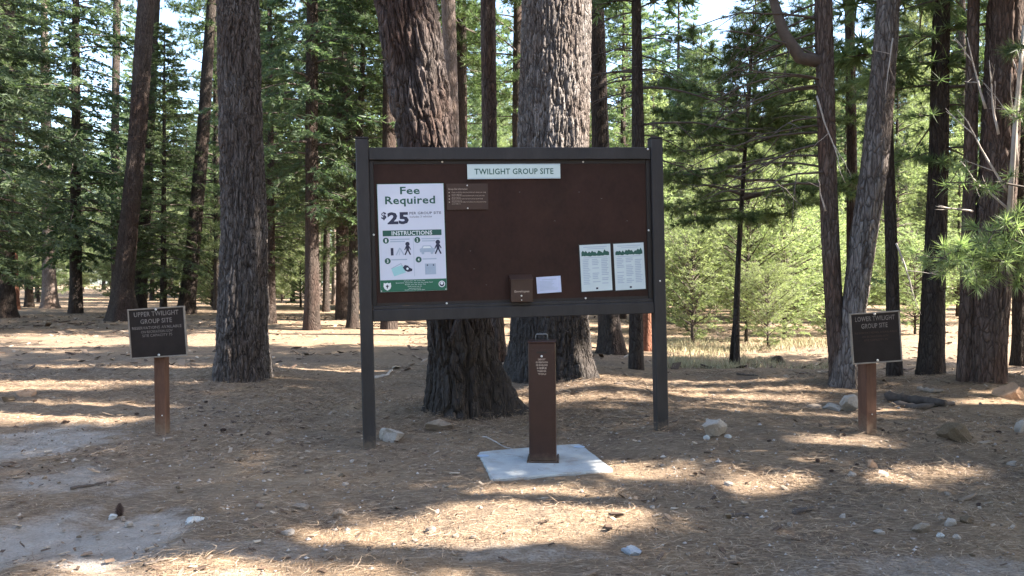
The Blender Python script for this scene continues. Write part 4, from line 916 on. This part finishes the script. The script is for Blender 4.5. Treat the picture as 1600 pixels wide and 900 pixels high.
# ------------------------------------------------------------------ the two site signs
def site_sign(label, base, corners, pw, lines, ink, edge_left=False, post_yaw=0.0, faded=False, H_below=.05):
    g = ground(*base); Y = g[1]
    t = thing('site_sign', label, 'sign', g)
    P = [at(*q, Y) - g for q in corners]                                 # tl tr br bl at the post's distance
    ctr = sum(P) / 4; w = (np.linalg.norm(P[1] - P[0]) + np.linalg.norm(P[2] - P[3])) / 2; h = (np.linalg.norm(P[0] - P[3]) + np.linalg.norm(P[1] - P[2])) / 2
    xd = P[1] - P[0] + P[2] - P[3]; roll = math.atan2(xd[2], xd[0])
    pc = (P[0][0] + P[1][0] + P[2][0] + P[3][0]) / 4
    o = MB().box(-pw / 2, pw / 2, -pw / 2, pw / 2, -.25, P[3][2] + h * .97, .006).build('post', M['post_brown'], t); o.rotation_euler = (0, -R(.6), post_yaw)
    o.location = (0, pw * .55, 0)
    b = MB().box(-w / 2, w / 2, -.012, .012, -h / 2, h / 2, .002).build('sign_panel', M['sign_black'], t); b.location = (ctr[0], -.022, ctr[2]); b.rotation_euler = (0, -roll, 0)
    e = .014
    for a in ((-w / 2 - e, -w / 2 - .0005, -h / 2 - e, h / 2 + e), (w / 2 + .0005, w / 2 + e, -h / 2 - e, h / 2 + e)): MB().box(a[0], a[1], -.017, .014, a[2], a[3], .002).build('frame', M['sign_edge'], b)
    for a in ((-h / 2 - e, -h / 2 - .0005), (h / 2 + .0005, h / 2 + e)): MB().box(-w / 2, w / 2, -.017, .014, a[0], a[1], .002).build('frame', M['sign_edge'], b)
    for s, x0, x1, z0, z1, bd, ik in lines:
        Sheet(-.0128).text(s, (x0 - .5) * w, (x1 - .5) * w, (.5 - z1) * h, (.5 - z0) * h, bd).build('lettering', M[ik], b)
    bolt(b, 0, -.0125, h / 2 - .006, .012); bolt(b, 0, -.0125, -h / 2 + .012, .012)
    bolt(t, .02, -pw * .5 + pw * .55 + .002, .20, .007)
    return t
site_sign('upper twilight sign, black panel on a brown post at left', (250, 679), ((205, 485), (290, 480), (291, 553), (207, 559)), .115,
          [('UPPER TWILIGHT', .09, .91, .045, .145, .012, 'faded_ink'), ('GROUP SITE', .20, .78, .20, .30, .014, 'faded_ink'), ('RESERVATIONS AVAILABLE', .04, .95, .355, .415, .006, 'faded_ink'),
           ('ON RECREATION.GOV', .20, .78, .445, .50, .006, 'faded_ink'), ('SITE CAPACITY 75', .22, .77, .525, .58, .006, 'faded_ink')], 'faded_ink')
site_sign('lower twilight sign, dark panel on a reddish post at right', (1360, 679), ((1329, 491), (1402, 488), (1404, 561), (1331, 568)), .125,
          [('LOWER TWILIGHT', .08, .92, .05, .15, .010, 'faded_ink'), ('GROUP SITE', .20, .76, .20, .30, .012, 'faded_ink'), ('RESERVATIONS AVAILABLE', .06, .95, .37, .41, 0, 'plaque_brown'),
           ('ON RECREATION.GOV', .20, .76, .45, .49, 0, 'plaque_brown'), ('SITE CAPACITY 75', .24, .74, .525, .565, 0, 'plaque_brown')], 'faded_ink', post_yaw=R(18))

# ------------------------------------------------------------------ stones, cones, sticks
def stone_mat(name, a, b, spk):
    m, nt, out = newmat(name); tc = N(nt, 'ShaderNodeTexCoord'); v = tc.outputs['Object']
    c = ramp(nt, noise(nt, v, 9, 5, .7), [(.3, a), (.7, b)]); c = mixc(nt, ramp(nt, noise(nt, v, 60, 3, .7), [(.55, (0, 0, 0)), (.7, (.7, .7, .7))]), c, spk)
    principled(nt, out, c, .9, bump(nt, noise(nt, v, 40, 5, .7), .7, .01), .2); return m
M['stone_pale'] = stone_mat('stone_pale', (.29, .25, .215), (.42, .375, .33), (.18, .15, .13))
M['stone_tan'] = stone_mat('stone_tan', (.21, .165, .13), (.32, .26, .205), (.13, .10, .08))
M['stone_white'] = stone_mat('stone_white', (.45, .45, .44), (.58, .58, .56), (.32, .31, .30))
M['stone_brown'] = stone_mat('stone_brown', (.10, .072, .048), (.17, .125, .08), (.06, .045, .034))
M['stone_orange'] = stone_mat('stone_orange', (.36, .215, .13), (.48, .31, .20), (.24, .14, .09))
M['stone_blue'] = stone_mat('stone_blue', (.26, .29, .33), (.38, .41, .45), (.18, .20, .23))
M['cone_brown'] = painted('cone_brown', (.060, .036, .028), .4, .85, 25, .004)
def ico(sub):
    import bmesh
    bm = bmesh.new(); bmesh.ops.create_icosphere(bm, subdivisions=sub, radius=1); V = np.array([v.co[:] for v in bm.verts]); F = np.array([[v.index for v in f.verts] for f in bm.faces]); bm.free(); return V, F
I3 = ico(3); I4 = ico(4); I2 = ico(2)
def stone_mesh(seed, I=I3, ang=.30, facets=13):
    V, F = I; rg = np.random.default_rng(seed); nrm = unit(rg.normal(size=(facets, 3))); off = rg.uniform(.50, .88, facets)
    U = V.copy()
    for nn, o_ in zip(nrm, off):                                         # flat broken faces
        d = U @ nn - o_; U = U - np.clip(d, 0, None)[:, None] * nn * .97
    r = 1 + ang * (fbm(V[:, 0] * 1.7 + seed, V[:, 1] * 1.7 + V[:, 2], seed, 3)) + .08 * fbm(V[:, 0] * 5 + V[:, 2] * 3, V[:, 1] * 5, seed + 3, 2)
    return mesh_np('stone', U * r[:, None], F, False)
def stone(px, py, wpx, hpx, mat, label, seed, depth=.8, name='stone', cat='stone', sink=.30, rz=None):
    g = ground(px, py); k = g[1] / FPX; w = wpx * k / 2; h = hpx * k / 2
    o = obj(name, stone_mesh(seed, I4 if wpx > 24 else I3), M[mat]); o.location = (g[0], g[1] + w * depth * .5, g[2] + h * (1 - 2 * sink) * .9); o.scale = (w * 1.05, w * depth, h * 1.15)
    o.rotation_euler = (0, 0, rz if rz is not None else (seed * 1.7) % 1.2 - .6); return tag(o, label, cat)
stone(609, 690, 44, 24, 'stone_pale', 'flat pinkish grey stone lying against the left board post', 1, sink=.12)
stone(685, 673, 40, 22, 'stone_tan', 'rounded tan stone in front of the leaning pine', 2, sink=.10)
stone(764, 634, 20, 18, 'stone_tan', 'small tan stone at the foot of the leaning pine', 3)
stone(1120, 684, 44, 36, 'stone_pale', 'rounded pale grey stone alone right of the notice board', 4, sink=.04)
stone(1105, 687, 11, 9, 'stone_white', 'tiny white pebble at the left foot of the rounded pale stone', 5)
stone(1138, 684, 12, 8, 'stone_white', 'tiny white pebble at the right foot of the rounded pale stone', 6)
stone(1331, 642, 36, 26, 'stone_pale', 'pale stone just left of the lower twilight sign post', 7, sink=.10)
stone(1303, 641, 30, 15, 'stone_pale', 'low flat pale stone left of the lower twilight sign', 8)
stone(1274, 638, 22, 10, 'stone_tan', 'small tan stone at the end of the stone row by the lower sign', 9)
stone(1498, 692, 46, 32, 'stone_brown', 'dark brown angular stone right of the lower twilight sign', 10, sink=.05)
stone(1598, 676, 22, 26, 'stone_pale', 'whitish stone cut by the right edge', 12)
stone(1588, 624, 56, 36, 'stone_orange', 'large sunlit orange boulder at the right edge', 13, name='boulder', cat='boulder')
stone(300, 817, 30, 15, 'stone_white', 'bright white flat stone on the bare ground at lower left', 14)
stone(174, 811, 20, 10, 'stone_white', 'white stone beside the dark cone by the pale dirt patch', 15)
stone(449, 836, 22, 13, 'stone_pale', 'small cream stone right of the bright white flat stone', 16)
stone(987, 868, 36, 20, 'stone_blue', 'blue-grey stone half buried in needles in front of the slab', 17, sink=.35)
stone(42, 619, 32, 20, 'stone_orange', 'reddish brown stone in the sun at the left', 18)
stone(10, 628, 20, 14, 'stone_brown', 'dark stone at the left edge beside the reddish brown stone', 19)
stone(1442, 832, 30, 20, 'stone_tan', 'tan stone in the stony patch at lower right', 20)
stone(1488, 822, 24, 15, 'stone_pale', 'pale pointed stone in the stony patch at lower right', 21)
stone(1513, 818, 22, 16, 'stone_brown', 'reddish brown stone in the stony patch at lower right', 22)
stone(1470, 840, 13, 9, 'stone_white', 'smaller of two white pebbles in the stony patch, nearer the tan stone', 23)
stone(1497, 842, 14, 9, 'stone_pale', 'little pale pebble right of the white one in the stony patch', 24)
stone(1332, 744, 16, 12, 'stone_pale', 'pale stone left in the sunlit stone cluster', 25)
stone(1381, 744, 22, 13, 'stone_pale', 'whitest stone of the sunlit stone cluster before the lower sign', 26)
stone(1364, 731, 20, 14, 'stone_orange', 'rusty stone topmost in the sunlit stone cluster', 27)
stone(434, 693, 20, 12, 'stone_tan', 'grey-tan stone on the ground left of the notice board', 28)
stone(1375, 834, 18, 10, 'stone_pale', 'pale flat stone left of the stony patch', 29)
stone(470, 796, 30, 14, 'stone_tan', 'broad tan stone in the lit litter left of centre', 30)
stone(530, 808, 26, 18, 'stone_tan', 'upright tan stone in the lit litter left of the slab', 31)
stone(490, 455, 15, 16, 'stone_orange', 'round rust-red boulder far off beside the pale trunks', 32, name='boulder', cat='boulder')

PROTO = [stone_mesh(50 + i, I2, .35, 10) for i in range(5)]
rng = np.random.default_rng(9); k = 0; cnt = {}
mats5 = ['stone_pale', 'stone_tan', 'stone_tan', 'stone_brown', 'stone_tan']
for i, pm in enumerate(PROTO): pm.materials.append(M[mats5[i]])
REG = [(60, 560, 690, 840, 70, 'loose stones on the left ground', 'little pale stone scattered on the bare ground at left'), (560, 1000, 650, 880, 40, 'loose stones in the middle', 'little stone in the needle litter around the slab'),
       (1000, 1600, 640, 880, 70, 'loose stones on the right ground', 'little stone scattered in the needle litter at right')]
for a, b, c, d, n, grp, lab in REG:
    for i in range(n):
        px = rng.uniform(a, b); py = rng.uniform(c, d)
        if 735 < px < 970 and 685 < py < 760: continue
        g = ground(px, py); s = float(np.exp(rng.normal(-4.05, .40)))
        o = bpy.data.objects.new('stone', PROTO[rng.integers(5)]); COL.objects.link(o); o.location = (g[0], g[1], g[2] + s * .2); o.scale = (s, s * rng.uniform(.7, 1.1), s * rng.uniform(.45, .7)); o.rotation_euler = (rng.normal(0, .15), rng.normal(0, .15), rng.uniform(0, 6.28))
        tag(o, lab, 'stone', grp)
def cone_mesh():
    m = MB(); n = 9
    for k in range(9):
        z = k / 9; r = .55 * math.sin(math.pi * min(.98, .22 + .8 * z)) + .1
        for i in range(n):
            a = 6.283 * (i + .5 * (k % 2)) / n; c, s = math.cos(a), math.sin(a); q = .28
            m.add([(c * r * .5 - s * q * .5, s * r * .5 + c * q * .5, z * 1.9), (c * r * .5 + s * q * .5, s * r * .5 - c * q * .5, z * 1.9), (c * (r + .12), s * (r + .12), z * 1.9 + .16), (c * r * .5, s * r * .5, z * 1.9 + .22)], [(0, 1, 2), (0, 2, 3), (1, 3, 2)])
    m.tube([(0, 0, 0), (0, 0, 1.0), (0, 0, 1.95)], [.3, .35, .1], 6); me = m.mesh('pine_cone'); me.materials.append(M['cone_brown']); return me
CM = cone_mesh()
def cone(px, py, s, label, grp=None, up=False):
    g = ground(px, py); o = bpy.data.objects.new('pine_cone', CM); COL.objects.link(o); o.scale = (s, s, s)
    o.rotation_euler = (rng.normal(0, .2), rng.normal(0, .2), 0) if up else (R(90) + rng.normal(0, .15), 0, rng.uniform(0, 6.28)); o.location = (g[0], g[1], g[2] + (.0 if up else s * .5)); tag(o, label, 'pine cone', grp)
cone(187, 806, .045, 'dark upright pine cone by the pale dirt patch at lower left', up=True)
for i in range(11):
    cone(rng.uniform(20, 420), rng.uniform(585, 690), rng.uniform(.020, .032), 'small dark pine cone dropped on the left ground', 'pine cones on the left ground')
for i in range(12):
    cone(rng.uniform(1060, 1590), rng.uniform(630, 800), rng.uniform(.018, .030), 'small dark pine cone dropped on the right ground', 'pine cones on the right ground')
def stick(pts, r, mat, label, name='fallen_branch', cat='branch', lift=.6):
    P = np.array([ground(*q) for q in pts]); P[:, 2] += r * lift; m = MB(); n = 14; t = np.linspace(0, len(P) - 1, n)
    Q = np.stack([np.interp(t, range(len(P)), P[:, c]) for c in range(3)], -1); Q[:, 2] = np.maximum(Q[:, 2], hgt(Q[:, 0], Q[:, 1]) + r * lift); Q += np.random.default_rng(int(pts[0][0])).normal(0, min(r * .14, .006), Q.shape)
    m.tube(Q, np.linspace(r, r * .6, n) * (1 + .2 * np.sin(np.arange(n) * 1.9)), 8); return tag(m.build(name, mat if not isinstance(mat, str) else M[mat], None, True), label, cat)
stick([(1385, 628), (1425, 630), (1478, 636)], .075, 'log', 'dark fallen log right of the lower twilight sign', 'fallen_log', 'log')
stick([(1400, 636), (1440, 640), (1490, 633)], .045, 'limb', 'dark thin branch lying along the fallen log')
stick([(1436, 610), (1455, 613), (1474, 614)], .035, 'stone_tan', 'pale bleached wood piece behind the fallen log', 'wood_piece', 'wood')
stick([(1140, 808), (1170, 806)], .016, 'limb', 'short black stick in the needles at lower right')
stick([(1240, 803), (1272, 797)], .022, 'limb', 'thick dark stub of wood at lower right')
stick([(225, 885), (262, 874)], .012, 'limb', 'dark twig lying on the pale dirt patch')
stick([(110, 765), (150, 758), (182, 752)], .012, 'limb', 'long dark twig above the pale dirt patch')
stick([(585, 592), (605, 588), (613, 580)], .030, 'dead_wood', 'curved sunlit branch on the ground behind the left board post')
stick([(960, 600), (1000, 604), (1022, 618)], .014, 'limb', 'dark bent twig in the litter left of the right board post')
stick([(1150, 586), (1185, 588)], .02, 'limb', 'dark stick on the ground behind the right stone')
stick([(755, 683), (790, 700), (815, 706)], .008, 'dead_wood', 'pale thin twig left of the fee tube')
# dark stump beside the dirt path and the far picnic-ground remnants
g = ground(1213, 566); t = thing('tree_stump', 'small black stump at the edge of the sunlit path', 'tree stump', g)
me, _ = trunk_mesh([(0, 0, 0, .10), (.03, 0, .10, .09), (.06, 0, .16, .03)], .16, 18, 1, .03, .5, .06, .2, .02, .7, .08, (), 3, 1.0, .1); obj('trunk', me, M['bark_dark'], t)

# ------------------------------------------------------------------ needle litter, grit, dry grass
def litter(n, seed, y0, y1, L0, L1, W, mat, name, dens, lift=.014, tilt=.12, cols=2):
    rg = np.random.default_rng(seed); y = np.sqrt(rg.uniform(y0 ** 2, y1 ** 2, n)); x = rg.uniform(-.72, .72, n) * y
    p = dens(x, y); k = rg.random(n) < p; x, y = x[k], y[k]; n = len(x)
    s = .5 * (fbm(x * .9, y * .9, 91, 2)); a = rg.uniform(0, 6.283, n) * .75 + s * 6
    z = hgt(x, y); D = np.stack([np.cos(a), np.sin(a), rg.normal(0, tilt, n)], -1); D = unit(D); B = np.stack([x, y, z + np.abs(rg.normal(0, lift, n)) + .003], -1)
    L = rg.uniform(L0, L1, n); sd = unit(np.cross(D, np.array([0, 0, 1.]) + rg.normal(0, .4, (n, 3)))) * (W * np.sqrt(y / 7.0))[:, None] / 2
    bow = np.cross(D, [0, 0, 1.]) * (L * rg.normal(0, .12, n))[:, None]
    V = np.empty((n, 5, 3)); V[:, 0] = B - D * L[:, None] / 2; V[:, 1] = B + bow - sd; V[:, 2] = B + bow + sd; V[:, 3] = B + D * L[:, None] / 2; V[:, 4] = V[:, 3]
    base = np.arange(n)[:, None] * 5; F = np.concatenate([base + np.array([[0, 1, 2]]), base + np.array([[1, 3, 2]])])
    # keep every needle on or above the ground
    zz = hgt(V[..., 0], V[..., 1]); V[..., 2] = np.maximum(V[..., 2], zz + .002)
    return tag(obj(name, mesh_np(name, V.reshape(-1, 3), F), mat), kind='stuff')
def litter_mat():
    m, nt, out = newmat('needle_litter'); g = N(nt, 'ShaderNodeNewGeometry')
    c = ramp(nt, g.outputs['Random Per Island'], [(0, (.080, .052, .036)), (.35, (.20, .132, .084)), (.7, (.345, .240, .152)), (1, (.47, .36, .255))])
    principled(nt, out, c, .8, None, .25); return m
M['litter'] = litter_mat()
gi = lambda x, y: (np.clip(np.interp(x, xs, np.arange(len(xs))).round().astype(int), 0, len(xs) - 1), np.clip(np.interp(y, ys, np.arange(len(ys))).round().astype(int), 0, len(ys) - 1))
def dens_main(x, y):
    ix, iy = gi(x, y); d = dm[iy, ix]
    on = np.zeros(len(x), bool); A = np.array([q[:2] for q in c4])
    ins = np.ones(len(x), bool)
    for i in range(4):
        a, b = A[i], A[(i + 1) % 4]; ins &= ((b[0] - a[0]) * (y - a[1]) - (b[1] - a[1]) * (x - a[0])) < .004
    return np.where(ins, .05, np.clip(.45 + 1.3 * fbm(x * .8, y * .8, 71, 3) + 1.2 * fbm(x * 5, y * 5, 77, 2), .05, 1) * np.clip(1 - 1.3 * d, .05, 1))
litter(320000, 1, 3.3, 15, .05, .12, .0034, M['litter'], 'needle_litter', dens_main)
hypot_slab = lambda x, y: np.hypot(x - .29, y - 7.03)
mound = lambda x, y: np.clip(np.exp(-((x - 1.2) / 1.1) ** 2 - ((y - 10.4) / 1.2) ** 2) + np.exp(-((x + .2) / 1.4) ** 2 - ((y - 9.2) / .7) ** 2) * .7 + .35 * np.exp(-((x - 4.5) / 2.2) ** 2 - ((y - 6.2) / 1.6) ** 2)
                            + sum(.8 * np.exp(-((np.hypot(x - a, y - b) - c) / .35) ** 2) for a, b, c in ((-.57, 10.05, .75), (.66, 13.9, .95), (-4.5, 13.4, .65)))
                            + .55 * np.clip(fbm(x * 1.5, y * 1.5, 88, 3) * 3 - .25, 0, 1) * (hypot_slab(x, y) > .95) * (dm[gi(x, y)[1], gi(x, y)[0]] < .3), 0, 1)
litter(190000, 2, 3.6, 13, .09, .16, .0034, M['litter'], 'needle_heaps', mound, .028, .25)
def grit(n, seed):
    rg = np.random.default_rng(seed); y = np.sqrt(rg.uniform(3.4 ** 2, 11 ** 2, n)); x = rg.uniform(-.7, .7, n) * y
    k = rg.random(n) < np.clip(.5 + 1.2 * fbm(x * .6, y * .6, 15, 3), .05, 1); x, y = x[k], y[k]; n = len(x)
    O = np.array([[1, 0, 0], [-1, 0, 0], [0, 1, 0], [0, -1, 0], [0, 0, 1], [0, 0, -1.]]); s = np.exp(rg.normal(-4.9, .45, n))
    V = O[None] * rg.uniform(.6, 1.3, (n, 6, 1)) * np.array([1, 1, .7]) * s[:, None, None] + np.stack([x, y, hgt(x, y) + s * .3], -1)[:, None]
    T_ = np.array([[0, 2, 4], [2, 1, 4], [1, 3, 4], [3, 0, 4], [2, 0, 5], [1, 2, 5], [3, 1, 5], [0, 3, 5]]); F = (np.arange(n)[:, None, None] * 6 + T_[None]).reshape(-1, 3)
    m, nt, out = newmat('grit'); g = N(nt, 'ShaderNodeNewGeometry'); c = ramp(nt, g.outputs['Random Per Island'], [(0, (.09, .065, .05)), (.4, (.20, .16, .13)), (.75, (.34, .30, .27)), (1, (.44, .40, .36))]); principled(nt, out, c, .9, None, .2)
    tag(obj('grit', mesh_np('grit', V.reshape(-1, 3), F), m), kind='stuff')
grit(9000, 4)
def chips(n, seed, y0=3.4, y1=14, mu=-4.0, name='bark_chips'):
    """flat flakes of bark and wood"""
    rg = np.random.default_rng(seed); y = np.sqrt(rg.uniform(y0 ** 2, y1 ** 2, n)); x = rg.uniform(-.72, .72, n) * y
    k = rg.random(n) < np.clip(.55 + 1.4 * fbm(x * .7, y * .7, 45, 3), .04, 1) * np.where((np.abs(x - .29) < .75) & (np.abs(y - 7.03) < .65), .02, 1); x, y = x[k], y[k]; n = len(x)
    a = rg.uniform(0, 6.283, n); L = np.exp(rg.normal(mu, .45, n)); W = L * rg.uniform(.3, .8, n); T = L * .18
    c, s_ = np.cos(a), np.sin(a); C = np.array([[-1, -1], [1, -.7], [.8, 1], [-.9, .7]])[None] * rg.uniform(.6, 1.2, (n, 4, 1))
    px = C[..., 0] * L[:, None]; py = C[..., 1] * W[:, None]; X = x[:, None] + c[:, None] * px - s_[:, None] * py; Y = y[:, None] + s_[:, None] * px + c[:, None] * py
    tz = rg.normal(0, .35, (n, 1)) * px; z = np.maximum(hgt(X, Y) + .004 + tz, hgt(X, Y) - .01)
    V = np.concatenate([np.stack([X, Y, z], -1), np.stack([X, Y, z + T[:, None]], -1)], 1)
    T_ = np.array([[4, 5, 6, 7], [0, 1, 5, 4], [1, 2, 6, 5], [2, 3, 7, 6], [3, 0, 4, 7]]); F = (np.arange(n)[:, None, None] * 8 + T_[None]).reshape(-1, 4)
    m, nt, out = newmat('bark_chips'); g = N(nt, 'ShaderNodeNewGeometry'); cc = ramp(nt, g.outputs['Random Per Island'], [(0, (.05, .034, .026)), (.45, (.13, .085, .06)), (.75, (.24, .175, .125)), (1, (.42, .34, .26))]); principled(nt, out, cc, .85, None, .2)
    tag(obj(name, mesh_np(name, V.reshape(-1, 3), F), m), kind='stuff')
chips(9000, 6); chips(7000, 8, 14, 38, -2.9, 'forest_debris')

def dry_grass(n, seed):
    """pale dry grass on the sunlit ground beyond the right board post"""
    rg = np.random.default_rng(seed); px = rg.uniform(1030, 1330, n); Y = rg.uniform(15.5, 24, n); x = (px - 800) / FPX * Y
    k = rg.random(n) < np.clip(.3 + 1.6 * fbm(x * .8, Y * .8, 19, 3), 0, 1); x, Y = x[k], Y[k]; n = len(x)
    B = np.stack([x, Y, hgt(x, Y)], -1); D = unit(np.stack([rg.normal(0, .4, n), rg.normal(0, .4, n), np.ones(n)], -1)); V = blades(B, D, rg.uniform(.05, .2, n), np.full(n, .012), rg)
    m, nt, out = newmat('dry_grass'); g = N(nt, 'ShaderNodeNewGeometry'); principled(nt, out, ramp(nt, g.outputs['Random Per Island'], [(0, (.22, .19, .10)), (1, (.46, .42, .27))]), .8, None, .2)
    tag(obj('dry_grass', mesh_np('dry_grass', V.reshape(-1, 3), np.arange(n * 3).reshape(-1, 3)), m), kind='stuff')
dry_grass(22000, 12)
